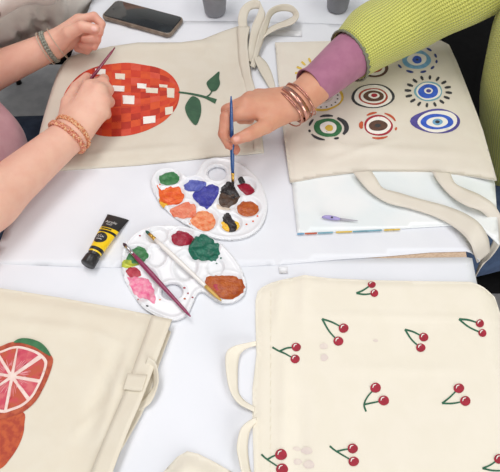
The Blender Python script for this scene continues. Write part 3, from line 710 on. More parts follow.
# strap loops at the mouth of the cherry bag
A = WL([(256, 341, .006), (247, 343, .012), (236, 345.5, .016), (228, 350, .018), (225.5, 358, .018), (226.5, 374, .017), (230, 390, .015), (238, 403, .010), (254, 412, .005)])
B = WL([(256, 346, .004), (249, 347.5, .005), (243, 351, .006), (239.5, 356, .006), (238, 364, .006), (237.5, 378, .006), (238.5, 392, .005), (245, 401, .005), (255, 407, .004)])
ribbon('strap', A, B, M['canvas_light'], cherry_bag)
A = WL([(256, 417, .007), (246, 423, .016), (240, 431, .019), (237, 447, .019), (239, 460, .019), (243, 474, .017), (256, 488, .006)]); B = WL([(257, 422, .004), (252, 427, .005), (249, 434, .006), (247.5, 446, .006), (248.5, 460, .006), (251, 472, .006), (257, 482, .004)])
ribbon('strap', A, B, M['canvas_light'], cherry_bag)

# corner of a fifth bag at the bottom
fo_px = [(140, 505), (150, 487), (163, 472), (177, 457), (187, 451), (198, 453.5), (215, 462), (236, 474), (246, 500), (246, 560), (140, 575)]
fifth_bag, hF, _ = tote('tote_bag', 'plain cream canvas bag of which one folded corner shows between the cherry and citrus bags', fo_px, M['canvas_light'], base=.012, edge=.004, fall=.02, amp=.0008, seed=97, ridges=[rid((187, 453), (175, 500), .004, .012)])

# ------------------------------------------------------------------ paint palettes
def palette(label, outl, hole, wells, paints, drops):
    poly = catmull(WL(outl, .006)[:, :2], 4, True); hp = WL(ell(*hole, 24, 0.02), .006)[:, :2]
    ws = []
    for (x, y, rx, ry) in wells:
        c = W(x, y, .006); a = W(x+rx, y, .006); b = W(x, y+ry, .006); ws.append((c[0], c[1], abs(a[0]-c[0])*1.05, abs(b[1]-c[1])*1.08))
    def hp_(x, y):
        x = np.asarray(x, float); y = np.asarray(y, float); d, ins = polydist(x, y, poly); d = np.where(ins, d, 0); d2, _ = polydist(x, y, hp)
        z = 0.0072+0*x; e = np.minimum(d, d2)
        z = z+0.0014*np.exp(-((e-.0032)/.0026)**2)-0.0022*np.clip(1-e/.002, 0, 1)**2
        for (cx, cy, rx, ry) in ws:
            q = np.hypot((x-cx)/rx, (y-cy)/ry); s = np.clip((1.12-q)/.28, 0, 1); z = z-.0034*s*s*(3-2*s)+.0009*np.exp(-((q-1.2)/.09)**2)
        return z
    t = thing('paint_palette', label, 'paint palette', (poly[:, 0].mean(), poly[:, 1].mean(), 0), 'white plastic paint palettes')
    slab('tray', [p for p in poly], hp_, .0019, M['plastic_white'], t, holes=[[p for p in hp]], under=.0026)
    for (pts, m, hh) in paints:
        pl = pxpoly(pts, .007, True, 4); cc_ = pl.mean(0); an_ = np.arange(len(pl)); rr_ = np.random.default_rng(len(pl)+int(pts[0][0])); pl = cc_+(pl-cc_)*(1+rr_.normal(0, .035, len(pl))+.03*np.sin(an_*1.9+pts[0][1]))[:, None]; P, T, L = fill(pl, .0021); d, _ = polydist(P[:, 0], P[:, 1], pl); s = np.clip(d/.005, 0, 1)
        nn = sinoise(int(pts[0][0]*7+pts[0][1]), 250, 700); z = hp_(P[:, 0], P[:, 1]); z = z+.0002+hh*(s*(2-s))*(1+.45*nn(P[:, 0], P[:, 1]))
        obj('paint_blob', np.column_stack([P, z]), T, M[m], t)
    for (x, y, r, m) in drops:
        mb = MB(); decal(mb, WL(ell(x, y, r, r*.75, 10, .15), .007)[:, :2], hp_, .0006, 0, .002); mb.build('paint_drop', M[m], t)
    return t, hp_
def Z(pts, ox, oy, s): return [(ox+p[0]/s, oy+p[1]/s) for p in pts]
zu = lambda *p: Z(p, 140, 140, 3.57)
up_out = zu((38, 150), (45, 125), (62, 108), (95, 100), (130, 108), (165, 128), (190, 128), (205, 112), (222, 82), (250, 66), (290, 63), (340, 75), (390, 105), (430, 150), (452, 210), (453, 255), (435, 305), (395, 340), (340, 355), (270, 350), (200, 320), (130, 280), (80, 235), (50, 190))
up_wells = [(168.9, 177.8, 11, 7.4), (172, 196, 12, 9), (182.6, 210, 13, 8.5), (203, 220.5, 13, 10.5), (194, 184.5, 9.5, 6.5), (206, 195, 11, 10), (229, 197.4, 11.5, 11.5), (231, 223.5, 10, 8), (245.9, 187, 9, 8), (247.3, 207.2, 12, 9)]
up_paint = [(zu((68, 130), (90, 113), (120, 112), (140, 128), (132, 150), (104, 158), (76, 152)), 'p_green', .0016),
  (zu((70, 200), (60, 160), (75, 178), (100, 168), (135, 168), (157, 190), (150, 215), (120, 226), (85, 232), (70, 222)), 'p_orange', .0018), (zu((70, 208), (95, 214), (102, 232), (85, 240), (70, 226)), 'p_yellow', .0022),
  (zu((105, 255), (125, 232), (165, 219), (195, 232), (198, 262), (165, 276), (130, 274)), 'p_salmon', .0016), (zu((180, 285), (205, 255), (240, 250), (268, 275), (266, 305), (238, 328), (200, 310)), 'p_peach', .0017),
  (zu((160, 155), (185, 138), (225, 145), (235, 165), (210, 180), (165, 182)), 'p_lightblue', .0018), (zu((188, 200), (205, 175), (235, 158), (276, 168), (276, 198), (246, 242), (215, 235)), 'p_blue', .0021),
  (zu((276, 230), (300, 232), (322, 240), (318, 250), (290, 250), (275, 244)), 'p_beige', .0008), (zu((280, 215), (290, 185), (320, 178), (350, 190), (354, 208), (325, 235), (295, 240)), 'p_brown', .0018), (zu((286, 182), (300, 160), (320, 150), (334, 165), (352, 182), (350, 205), (330, 216), (315, 198), (298, 190)), 'p_black', .0034),
  (zu((292, 290), (320, 280), (352, 292), (350, 315), (315, 325), (295, 312)), 'p_yellow', .001), (zu((300, 268), (318, 262), (328, 276), (345, 296), (346, 318), (318, 326), (312, 304), (295, 286)), 'p_black', .0028),
  (zu((350, 140), (362, 131), (376, 145), (370, 152), (356, 152)), 'p_black', .0022), (zu((350, 158), (378, 150), (402, 165), (408, 185), (388, 196), (362, 180)), 'p_crimson', .002), (zu((345, 235), (362, 218), (395, 215), (422, 232), (420, 258), (390, 270), (358, 262)), 'p_rust', .0018)]
upper, hPU = palette('kidney shaped white palette with the brush hand over it, holding blue, black and orange paints', up_out, (217, 173.4, 9.3, 7.2), up_wells, up_paint, [(246.5, 224.5, 1, 'p_orange'), (253, 221.5, 1, 'p_orange'), (257.5, 216.5, 1, 'p_orange'), (160, 185, .9, 'p_orange'), (190, 224, .9, 'p_peach')])
zl = lambda *p: Z(p, 100, 210, 3.125)
lo_out = zl((68, 150), (75, 115), (100, 80), (140, 57), (200, 47), (270, 53), (340, 78), (400, 125), (440, 180), (457, 235), (445, 270), (410, 290), (370, 288), (340, 268), (320, 255), (303, 262), (288, 295), (270, 328), (230, 345), (180, 332), (130, 300), (90, 245), (70, 195))
lo_wells = [(136, 256, 12, 9), (141, 284, 15, 16), (182, 237.5, 11.5, 8), (203, 247, 15, 13), (225, 286, 18, 12), (157.6, 236, 10, 7), (157, 256, 9, 10), (186, 266, 11, 13), (215.5, 267.5, 8, 8)]
lo_paint = [(zl((82, 150), (96, 122), (125, 113), (148, 130), (145, 152), (120, 166), (95, 166)), 'p_green', .0018), (zl((66, 172), (80, 152), (105, 150), (122, 164), (108, 178), (80, 182)), 'p_lime', .0014),
  (zl((82, 192), (95, 180), (120, 184), (128, 200), (108, 208), (90, 206)), 'p_redpink', .002), (zl((88, 212), (110, 204), (150, 215), (165, 240), (172, 270), (168, 292), (140, 275), (112, 268), (95, 240)), 'p_pink', .0016),
  (zl((222, 85), (240, 64), (270, 66), (290, 85), (275, 106), (240, 110)), 'p_crimson', .0022), (zl((275, 120), (285, 92), (315, 76), (350, 88), (370, 110), (372, 145), (355, 158), (325, 156), (290, 148)), 'p_deepgreen', .0028),
  (zl((330, 232), (340, 208), (390, 200), (435, 212), (452, 235), (440, 265), (405, 282), (370, 268), (345, 255)), 'p_rust', .002), (zl((350, 232), (365, 222), (385, 232), (380, 250), (362, 252)), 'p_redpink', .0024)]
lower, hPL = palette('kidney shaped white palette with two brushes laid across it, holding green, pink and rust paints', lo_out, (172, 291.6, 10.5, 8.2), lo_wells, lo_paint,
  [(184.5, 288.5, 1.3, 'p_redpink'), (184.8, 299, 1.2, 'p_rust'), (192.6, 298, 1, 'p_crimson'), (188, 293.5, 1, 'p_crimson'), (147.5, 306.5, 1.2, 'p_black'), (221, 258.5, 1.1, 'p_deepgreen'), (216.5, 262.5, .9, 'p_deepgreen'), (138, 299, .9, 'p_redpink'), (160, 300, 1, 'p_salmon'), (140, 236, 1, 'p_crimson')])

# ------------------------------------------------------------------ brushes
def brush(label, tip, end, hand, ferr, brist, rad=.0028, fl=.022, bl=.014, tail=None, group='paint brushes'):
    tip, end = np.array(tip, float), np.array(end, float); d = end-tip; L = np.linalg.norm(d); d = d/L
    t = thing('paint_brush', label, 'paint brush', (tip[0], tip[1], tip[2]), group)
    q = lambda s: tip+d*s
    mb = MB(); loft(mb, [q(0), q(bl*.35), q(bl*.8), q(bl+.002)], [.0003, rad*.75, rad*.85, rad*.75], n=12); mb.build('bristles', brist, t)
    mb = MB(); loft(mb, [q(bl), q(bl+.004), q(bl+.005), q(bl+.006), q(bl+fl-.004), q(bl+fl-.003), q(bl+fl)], [rad*.82, rad*.85, rad*.95, rad*.86, rad*.92, rad*1.02, rad*.95], n=14); mb.build('ferrule', ferr, t)
    s0 = bl+fl-.001; n = 12; S = np.linspace(0, 1, n); prof = np.interp(S, [0, .12, .35, .8, .97, 1], [.85, 1.15, 1.25, .85, .7, .35])*rad
    mb = MB(); loft(mb, [q(s0+(L-s0)*s) for s in S], prof, n=14); mb.build('handle', hand, t)
    if tail is not None:
        k = .78; mb = MB(); S2 = np.linspace(k, 1.0, 6); loft(mb, [q(s0+(L-s0)*s+(.0002 if s == 1 else 0)) for s in S2], np.interp(S2, S, prof)*1.04+.00005, n=14); mb.build('tail', tail, t)
    return t
brush('plum handled paint brush with silver ferrule lying across the lower palette', W(123, 243, .0115), W(190.5, 316.5, .0125), M['plum'], M['silver'], M['br_dark'], rad=.0030, bl=.008, fl=.018)
brush('white handled paint brush with gold ferrule and green bristles on the lower palette', W(145.5, 230.5, .0115), W(221, 300.5, .0135), M['whitelac'], M['gold'], M['br_green'], rad=.0030, bl=.009, fl=.014, tail=M['goldwood'])
BT = W(233, 189, .009); pin = W(232, 141, .075); BE = BT+(pin-BT)*1.87
brush('blue handled paint brush held upright in the fingers over the black paint', BT, BE, M['bluelac'], M['gold'], M['br_black'], rad=.0028, bl=.013, fl=.014)
b0 = W(91, 79, .05); b1 = W(115, 47.5, .085); bd = (b1-b0); bt = b0-bd*(b0[2]-.008)/bd[2]*1.0
brush('maroon handled paint brush held by the hand painting the apple', bt if np.linalg.norm(bt-b0) < .12 else b0-bd/np.linalg.norm(bd)*.1, b1, M['maroon'], M['silver'], M['br_red'], rad=.0027, bl=.012, fl=.016)

# ------------------------------------------------------------------ paint tube
t = thing('paint_tube', 'black and yellow acrylic paint tube lying beside the lower palette', 'paint tube', W(106, 243, 0.0))
c0 = W(87.5, 265, .0115); c1 = W(93, 256.5, .0115); cr = (W(107.3, 214.5, .004)+W(129, 219.5, .004))/2; 
ax = cr-c1; Lt = np.linalg.norm(ax); side = np.cross(ax, [0, 0, 1]); side /= np.linalg.norm(side)
hw = np.linalg.norm(W(107.3, 214.5, .004)-W(129, 219.5, .004))/2
def TS(s, a, off=0.0):
    """tube surface: s from cap (0) to crimp (1), a around, 90 deg = up"""
    k = min(max(s, 0), 1); r0 = .0098
    rw = np.interp(k, [0, .06, .1, 1], [.0085, .0098, .0101, hw]); rh = np.interp(k, [0, .06, .1, .5, .92, 1], [.0085, .0098, .0101, .008, .0022, .0008])
    c = c1+ax*k; c = np.array([c[0], c[1], np.interp(k, [0, .1, .5, 1], [.0115, .0113, .0092, .0035])])
    return c+side*(rw+off)*math.cos(a)+np.array([0, 0, 1])*(rh+off)*math.sin(a)
ss = np.concatenate([np.linspace(0, .1, 6), np.linspace(.12, 1, 34)]); na = 36
def band(a, b, off, m, nm, lab=None, a0=0, a1=2*math.pi, n=na):
    S = np.linspace(a, b, max(3, int((b-a)*40))); A = np.linspace(a0, a1, n); v = [TS(s, q, off) for s in S for q in A]; k = len(A)
    f = [(i*k+j, i*k+j+1, (i+1)*k+j+1, (i+1)*k+j) for i in range(len(S)-1) for j in range(k-1)]; o = obj(nm, v, f, m, t)
    if lab: o['label'] = lab
    return o
mb = MB(); v = [TS(s, q) for s in ss for q in np.linspace(0, 2*math.pi, na, endpoint=False)]; f = [(i*na+j, i*na+(j+1) % na, (i+1)*na+(j+1) % na, (i+1)*na+j) for i in range(len(ss)-1) for j in range(na)]
f += [tuple(range(na)), tuple((len(ss)-1)*na+j for j in range(na))]
mi = [0 if (.04 < ss[min(i//na, len(ss)-2)] < .52) else 1 for i in range(len(f))]
body = obj('tube_body', v, f, [M['tube_yellow'], M['tube_black']], t, mi=mi)
band(.09, .16, .00025, M['tube_black'], 'label_band'); band(.575, .65, .00025, M['tube_yellow'], 'label_band')
band(.985, 1.0, .0004, M['tube_black'], 'crimp')
# round black emblem with a white script scribble
def onT(pts, off, nm, m, par=t):
    return obj(nm, [TS(p[0], p[1], off) for p in pts[0]], pts[1], m, par)
def disc(s, a, rs, ra, n=24):
    pts = [(s, a)]+[(s+rs*k/2*math.cos(q), a+ra*k/2*math.sin(q)) for k in (1, 2) for q in np.linspace(0, 2*math.pi, n, endpoint=False)]
    f = [(0, 1+i, 1+(i+1) % n) for i in range(n)]+[(1+i, 1+n+i, 1+n+(i+1) % n, 1+(i+1) % n) for i in range(n)]; return pts, f
UPA = math.pi*.56
emb = onT(disc(.375, UPA, .125, .85), .0004, 'emblem', M['tube_black'])
def line_on_tube(pts, w, off, nm, m, par):
    o2 = stroke2d(pts, w, 4); n = len(o2)//2; v = [TS(p[0], p[1], off) for p in o2]; f = [(i, i+1, 2*n-2-i, 2*n-1-i) for i in range(n-1)]
    return v, f
# letters wrapped on the tube; reading direction runs across the tube
def text_on_tube(txt, s0, a0, size, m, nm, par, off=.0005, flip=1):
    cu = bpy.data.curves.new(nm, 'FONT'); cu.body = txt; cu.size = 1.0; cu.align_x = 'CENTER'; cu.resolution_u = 3
    ob = bpy.data.objects.new(nm, cu); COL.objects.link(ob); dg = bpy.context.evaluated_depsgraph_get(); me = bpy.data.meshes.new_from_object(ob.evaluated_get(dg))
    v = [tuple(q.co) for q in me.vertices]; f = [tuple(p.vertices) for p in me.polygons]; bpy.data.objects.remove(ob); bpy.data.curves.remove(cu); bpy.data.meshes.remove(me)
    vv = []
    for p in v:
        s = s0+p[1]*size/Lt; rw = np.interp(s, [0, .1, 1], [.0098, .0101, hw]); c = p[0]*size/rw; c = max(-1.3, min(1.3, c))
        vv.append(TS(s, a0-math.asin(max(-1, min(1, c*.8)))*1.1, off))
    return obj(nm, vv, f, m, par, smooth=False)
text_on_tube('Acrylic', .775, UPA, .0078, M['tube_white'], 'lettering', body)
text_on_tube('PAINT', .715, UPA, .0042, M['tube_white'], 'lettering', body)
for (pts, w) in (([(.39, UPA+.42), (.43, UPA+.28), (.38, UPA+.18), (.44, UPA+.02), (.38, UPA-.06), (.41, UPA-.2), (.39, UPA-.4)], .007), ([(.335, UPA+.36), (.34, UPA), (.335, UPA-.36)], .006)):
    v, f = line_on_tube(pts, w, .0006, 'script', M['tube_white'], emb); obj('script', v, f, M['tube_white'], emb)
v, f = line_on_tube([(.612, UPA+.6), (.614, UPA+.1), (.612, UPA-.6)], .016, .0006, 'script', M['tube_black'], body); obj('lettering', v, f, M['tube_black'], body)
# cap
mb = MB(); P = [c0, c0+(c1-c0)*.08, c0+(c1-c0)*.85, c1, c1+(ax/Lt)*.002]
loft(mb, P, [.0098, .0108, .0104, .0098, .006], n=40, fun=lambda s, a: 1+.018*np.sign(np.sin(a*20))*(0.1 < s < .9)); mb.build('cap', M['cap_black'], t)

# ------------------------------------------------------------------ phone
pA, pB, pC, pD = W(114, 0, .011), W(184.5, 16, .011), W(170, 37, .011), W(103, 15.5, .011)
cen = (pA+pB+pC+pD)/4; lx = ((pB+pC)-(pA+pD))/2; LX = np.linalg.norm(lx); ux = lx/LX; uy = np.cross([0, 0, 1], ux); LY = abs(np.dot(((pA+pB)-(pD+pC))/2, uy))
t = thing('smartphone', 'black smartphone in a brown case lying face up beyond the apple bag', 'phone', (cen[0], cen[1], 0))
def rot_build(mb): 
    for i, v in enumerate(mb.v): mb.v[i] = np.array([cen[0], cen[1], 0])+v[:, :1]*ux+v[:, 1:2]*uy+v[:, 2:]*np.array([0, 0, 1])
a, b = LX/2, LY/2
mb = MB(); boxm(mb, (-a, -b, .0022), (a, b, .0118), .011); rot_build(mb); mb.build('case', M['case'], t)
mb = MB(); boxm(mb, (-a+.003, -b+.003, .0105), (a-.003, b-.003, .0124), .0085); rot_build(mb); sc_ = mb.build('screen', M['screen'], t)
mb = MB(); loft(mb, [(-a+.012, 0, .0118), (-a+.012, 0, .0126)], [.0022, .0022], n=14); rot_build(mb); mb.build('camera_hole', M['tube_black'], sc_)
mb = MB(); boxm(mb, (-.02, -b-.0012, .0055), (.0, -b+.002, .0085), 0); rot_build(mb); mb.build('side_button', M['case'], t)

# ------------------------------------------------------------------ cups
for (px, py, lab) in ((215.2, 12.5, 'grey plastic cup standing beside the smartphone'), (337, 8.5, 'grey plastic cup standing above the green knit sleeve')):
    c = W(px, py, .002); t = thing('plastic_cup', lab, 'cup', (c[0], c[1], 0), 'grey plastic cups')
    z = np.array([.0025, .003, .006, .04, .085, .088, .0895, .088, .085, .04, .008]); r = np.array([.004, .0205, .022, .0255, .0305, .0318, .0312, .0302, .0292, .0243, .0205])
    mb = MB(); loft(mb, [c*[1, 1, 0]+[0, 0, q] for q in z], r, n=40, up=(1, 0, 0)); mb.build('cup_wall', M['cup'], t)
    mb = MB(); loft(mb, [c*[1, 1, 0]+[0, 0, q] for q in (.03, .055)], [.0226, .0255], n=32, up=(1, 0, 0)); mb.build('water', M['water'], t)

# ------------------------------------------------------------------ chairs
def chair(label, x, y, face, hw=.21):
    """face +1: looks to +x"""
    t = thing('chair', label, 'chair', (x, y, -TZ), 'black padded chairs')
    mb = MB(); boxm(mb, (x-.22, y-hw, -.335), (x+.22, y+hw, -.28), .05); mb.build('seat', M['chair_black'], t)
    bx = x-face*.235
    mb = MB(); boxm(mb, (bx-.022, y-.2, -.14), (bx+.022, y+.2, .17), .02); mb.build('backrest', M['chair_black'], t)
    for sx in (-1, 1):
        for sy in (-1, 1):
            top = .12 if sx == -face else -.335
            mb = MB(); loft(mb, [(x+sx*.235, y+sy*.2, -TZ), (x+sx*.215 if sx != -face else x+sx*.232, y+sy*.19, -.34), (x+sx*.2 if sx != -face else x+sx*.235, y+sy*.19, top)], .011, n=12); mb.build('leg', M['chair_metal'], t)
    return t
chair('black padded chair under the person with the pink top', -.62, .72, 1)
chair('black padded chair under the person in the pale grey sweatshirt', -.67, 1.48, 1)
chair('black padded chair under the person in the green knit sweater', .64, .74, -1)
chair('empty black padded chair beyond the green knit sweater', .66, 1.24, -1, .25)

# ------------------------------------------------------------------ people
def finger(pr, J, r, k0=.007, k=.0022):
    J = [np.array(j, float) for j in J]
    for i in range(len(J)-1): pr.append(rc(J[i], J[i+1], r[i], r[i+1], k0 if i == 0 else k))
def palm(pr, wr, across, mcps, r=(.0125, .0118, .0112, .0105), w=.013, k=.011):
    """metacarpals from the wrist to the four knuckles; across = unit vector from the little-finger side to the thumb side"""
    n = len(mcps)
    for i, m in enumerate(mcps):
        s = wr+across*w*(1-2*i/(n-1)); pr.append(rc(s, m, .0145, r[i], k))
    for i in range(n-1):
        c = (mcps[i]+mcps[i+1])/2; s = wr+across*w*(1-2*(i+.5)/(n-1)); pr.append(rc(s+(c-s)*.2, s+(c-s)*.86, .0135, .0095, k))
def forearm(pr, el_, wr, across, re=.040, rw=.0185, k=.02):
    pr.append(rc(wr+across*.0085, el_+across*.006, rw, re*.86, k)); pr.append(rc(wr-across*.0085, el_-across*.006, rw, re*.86, k))
    m = el_+(wr-el_)*.28; pr.append(rc(el_, m, re*.95, re, k)); pr.append(rc(m, wr, re, rw, k))
def unit(v): v = np.array(v, float); return v/np.linalg.norm(v)
def loose_hand(pr, wr, fwd, across, down):
    """a relaxed, lightly curled hand"""
    fwd, across, down = unit(fwd), unit(across), unit(down); mc = [wr+fwd*(.088-.004*i*i)+across*(.026-.018*i) for i in range(4)]; palm(pr, wr, across, mc)
    for i, m in enumerate(mc):
        L = (.042, .046, .043, .033)[i]; p = m+fwd*L*.9+down*L*.35; d = p+fwd*L*.4+down*L*.45; e = d+fwd*L*.2+down*L*.4
        finger(pr, [m, p, d, e], [.0098, .0086, .0077, .0066])
    b = wr+across*.022+fwd*.02; finger(pr, [b, b+fwd*.03+across*.022+down*.01, b+fwd*.06+across*.03+down*.015, b+fwd*.085+across*.03+down*.02], [.013, .0108, .0095, .008])
def torso(hip, chest, sl, sr, neck, head, face, g=0.0):
    """pelvis, belly, chest, shoulders; g inflates for clothing"""
    pr = [el(hip, (.125+g, .165+g, .115+g), .05), el((hip+chest)/2, (.112+g, .150+g, .17+g), .06), el(chest, (.118+g, .160+g, .165+g), .06), rc(sl, sr, .052+g, .052+g, .06), rc((chest+sl)/2, (chest+sr)/2, .075+g, .075+g, .05)]
    return pr
def headp(neck, head, face):
    f = unit(face); up = unit(head-neck); s = np.cross(up, f)
    R = np.array([f, s, up]); pr = [rc(neck, head-up*.05, .05, .05, .03), el(head+up*.02-f*.012, (.098, .076, .095), .03, R), el(head+f*.025-up*.045, (.062, .056, .072), .04, R)]
    pr += [rc(head+f*.083+up*.01, head+f*.100-up*.022, .008, .013, .012), rc(head+f*.08-up*.05+s*.02, head+f*.08-up*.05-s*.02, .009, .009, .01), rc(head+f*.078-up*.058+s*.014, head+f*.078-up*.058-s*.014, .009, .009, .008), rc(head+f*.07-up*.09, head+f*.062-up*.1, .018, .018, .02)]
    for q in (-1, 1): pr += [el(head+s*q*.077-f*.005-up*.01, (.020, .008, .032), .008, R), rc(head+f*.076+up*.028+s*q*.018, head+f*.066+up*.03+s*q*.045, .008, .006, .008)]
    return pr, (f, s, up)
def legs(hip, knees, ankles, g=0.0):
    pr = []
    for q, k, a in zip((-1, 1), knees, ankles):
        h = hip+np.array([0, q*.085, -.015]); pr += [rc(h, k, .086+g, .060+g, .04), rc(k, a, .058+g, .040+g, .02)]
    return pr
def attr_fields(V, flush, nails):
    fl = np.zeros(len(V)); na_ = np.zeros(len(V))
    for c, r, w in flush: fl = np.maximum(fl, w*np.exp(-((V-c)**2).sum(1)/(r*r)))
    for c, u, v, nr in nails:
        d = V-c; e = (d@u/.0052)**2+(d@v/.0044)**2+(d@nr/.005)**2; na_ = np.maximum(na_, np.clip(1.4-e, 0, 1))
    return {'flush': fl, 'nail': na_}
def face_parts(t, head, R):
    f, s, up = R
    for q in (-1, 1):
        c = head+f*.081+up*.008+s*q*.031; mb = MB(); loft(mb, [c-f*.008, c-f*.004, c, c+f*.003, c+f*.0035], [.006, .011, .009, .004, .0005], [.004, .007, .006, .003, .0005], n=14, up=s); mb.build('eye', M['white_paint'], t)
        mb = MB(); c2 = c+f*.0032; loft(mb, [c2-f*.002, c2+f*.0008], [.0045, .003], n=12, up=s); mb.build('iris', M['p_brown'], t)
        mb = MB(); loft(mb, [head+f*.08+up*.034+s*q*(.016+.012*i)+up*(.004 if i == 1 else 0)-f*.004*i for i in range(3)], [.0025, .003, .0012], n=8); mb.build('eyebrow', M['hair'], t)
    mb = MB(); loft(mb, [head+f*(.086 if i in (1, 2) else .076)-up*.054+s*(-.024+.016*i) for i in range(4)], [.001, .005, .005, .001], n=8); mb.build('lips', M['p_salmon'], t)
def hairp(head, R, long=.18):
    f, s, up = R
    A = np.array([f, s, up]); pr = [el(head+up*.035-f*.03, (.098, .090, .095), .02, A), el(head-f*.06-up*.02, (.06, .085, .11), .03, A), rc(head-f*.07-up*.05, head-f*.085-up*long, .05, .032, .03)]
    for q in (-1, 1): pr.append(rc(head+s*q*.078+up*.03-f*.01, head+s*q*.075-f*.035-up*.10, .018, .02, .02))
    return pr
def shoe(t, ank, face, m):
    a = np.array([ank[0], ank[1], -TZ+.035]); f = unit(face)
    V, Q = sculpt([rc(a-f*.04+[0, 0, .0], a+f*.13, .036, .030, .03), rc(a-f*.03, a+[0, 0, .05], .038, .042, .02), el(a+f*.05-[0, 0, .012], (.12, .045, .022), .02)], axis((a[0]-.22, a[0]+.22, .009)), axis((a[1]-.1, a[1]+.1, .009)), axis((-TZ+.003, a[2]+.13, .009)), planes=[((0, 0, -TZ+.004), (0, 0, -1))])
    obj('shoe', V, Q, m, t)
def ringpath(c, axis_, up, ru, rv, n=64, tilt=0.0):
    ax_ = unit(axis_); u = unit(np.array(up)-np.dot(up, ax_)*ax_); v = np.cross(ax_, u); a = np.linspace(0, 2*math.pi, n, endpoint=False)
    return np.array([c+u*ru*math.cos(q)+v*rv*math.sin(q)+ax_*tilt*math.sin(q) for q in a]), u, v, ax_, a
def tube_closed(mb, P, r, n=8, mi=0):
    k = len(P); T = np.roll(P, -1, 0)-np.roll(P, 1, 0); T /= np.linalg.norm(T, axis=1)[:, None]; c = P.mean(0); v = []
    r = np.full(k, r) if np.isscalar(r) else r
    for i in range(k):
        o = P[i]-c; o = unit(o-np.dot(o, T[i])*T[i]); b = np.cross(T[i], o)
        for a in np.linspace(0, 2*math.pi, n, endpoint=False): v.append(P[i]+(o*math.cos(a)+b*math.sin(a))*r[i])
    mb.add(v, [(i*n+j, i*n+(j+1) % n, ((i+1) % k)*n+(j+1) % n, ((i+1) % k)*n+j) for i in range(k) for j in range(n)], mi)
def braid(name, c, axis_, up, ru, rv, m, parent, strands=3, amp=.0016, r=.0014, turns=11, tilt=0.0):
    P, u, v, ax_, a = ringpath(np.array(c, float), axis_, up, ru, rv, 180, tilt); mb = MB(); rad = P-np.array(c, float); rad /= np.linalg.norm(rad, axis=1)[:, None]
    for s in range(strands):
        ph = 2*math.pi*s/strands; tube_closed(mb, P+ax_*(amp*np.sin(turns*a+ph))[:, None]+rad*(amp*.5*np.sin(2*(turns*a+ph))+amp*.4)[:, None], r, 6, s % 2 if isinstance(m, list) else 0)
    return mb.build(name, m, parent)

# ---- person with the pink top: paints the apple
hip = np.array([-.63, .72, -.205]); chest = np.array([-.565, .725, .14]); sl = np.array([-.565, .89, .235]); sr = np.array([-.55, .56, .235]); neck = np.array([-.545, .725, .29]); head = np.array([-.49, .725, .44]); fc = (1, .05, -.55)
t1 = thing('person', 'person in a pink top with braided bracelets, painting the apple bag', 'person', (-.62, .72, -TZ))
wl = W(52, 46, .042); el1 = np.array([-.60, .775, -.015]); wr_ = W(72, 133, .05); er = np.array([-.415, .425, .055])
pr = torso(hip, chest, sl, sr, neck, head, fc); hp1, R1 = headp(neck, head, fc); pr += hp1
kn = [np.array([-.24, .62, -.2]), np.array([-.24, .84, -.2])]; an = [np.array([-.26, .62, -.66]), np.array([-.26, .84, -.66])]
pr += legs(hip, kn, an)
pr += [rc(sl, el1, .046, .038, .03), rc(sr, er, .046, .034, .03)]
# upper (left) fist, thumb side up
axl = unit(W(58, 36, .062)-W(58, 52, .018)); forearm(pr, el1, wl, axl, .0345, .0172)
mcp = [W(79, 21, .078), W(80, 26, .060), W(78, 34, .043), W(74, 41, .030)]; palm(pr, wl, axl, mcp, w=.015)
i1 = [W(79, 21, .078), W(94, 16.5, .083), W(101.5, 24, .072), W(99, 33, .060)]; m1 = [W(80, 26, .060), W(98, 32.5, .060), W(97, 39, .050), W(84, 39.5, .050)]
g1 = [W(78, 34, .043), W(96, 41, .044), W(94, 46.5, .036), W(81, 45, .037)]; k1 = [W(74, 41, .030), W(89, 48, .030), W(87, 51, .022), W(77, 49, .024)]
for J, r in ((i1, [.0100, .0085, .0076, .0066]), (m1, [.0100, .0086, .0076, .0067]), (g1, [.0096, .0082, .0072, .0064]), (k1, [.0088, .0074, .0066, .0058])): finger(pr, J, r, .005, .0007)
th1 = [W(60, 42, .055), W(69, 33, .076), W(82, 26.5, .090), W(96, 29, .088)]; finger(pr, th1, [.0145, .0120, .0098, .0080], .010)
# lower (right) hand holding the maroon brush, back of the hand up
axr = unit(W(58, 122, .052)-W(84, 146, .044)); forearm(pr, er, wr_, axr, .0345, .0180)
mcp2 = [W(90, 88, .068), W(99, 91, .070), W(103, 101, .064), W(102, 112, .056)]; palm(pr, wr_, axr, mcp2, w=.016, r=(.0125, .0125, .012, .0115))
i2 = [W(90, 88, .068), W(103, 82, .062), W(104, 79, .044), W(95, 82, .036)]; m2 = [W(99, 91, .070), W(108, 90, .055), W(106, 90, .036), W(96, 90, .028)]
g2 = [W(103, 101, .064), W(109, 102, .046), W(105, 102, .030), W(95, 101, .026)]; k2 = [W(102, 112, .056), W(106, 114, .040), W(102, 114, .026), W(93, 112, .024)]
for J, r in ((i2, [.0115, .0095, .0085, .0075]), (m2, [.0115, .0098, .0085, .0075]), (g2, [.0110, .0095, .0082, .0072]), (k2, [.0102, .0086, .0075, .0066])): finger(pr, J, r, .009)
th2 = [W(67, 120, .050), W(69, 103, .052), W(77, 88, .052), W(87, 77.5, .050)]; finger(pr, th2, [.015, .013, .0108, .0085], .012)
V, Q = sculpt(pr, axis((-.80, -.41, .009), (-.41, -.12, .0016), (-.12, -.10, .009)), axis((.36, .52, .008), (.52, .96, .0017), (.96, 1.02, .008)), axis((-.72, -.02, .010), (-.02, .115, .0016), (.115, .60, .010)))
fl = [(np.array(p), .012, .75) for J in (i1, m1, g1, k1, i2, m2, g2) for p in J[1:]]+[(th1[3], .014, .6), (th1[2], .012, .5), (th2[3], .013, .5), (th2[2], .012, .5)]+[(p, .012, .4) for p in mcp+mcp2]
cam = np.array([0, 0, H]); 
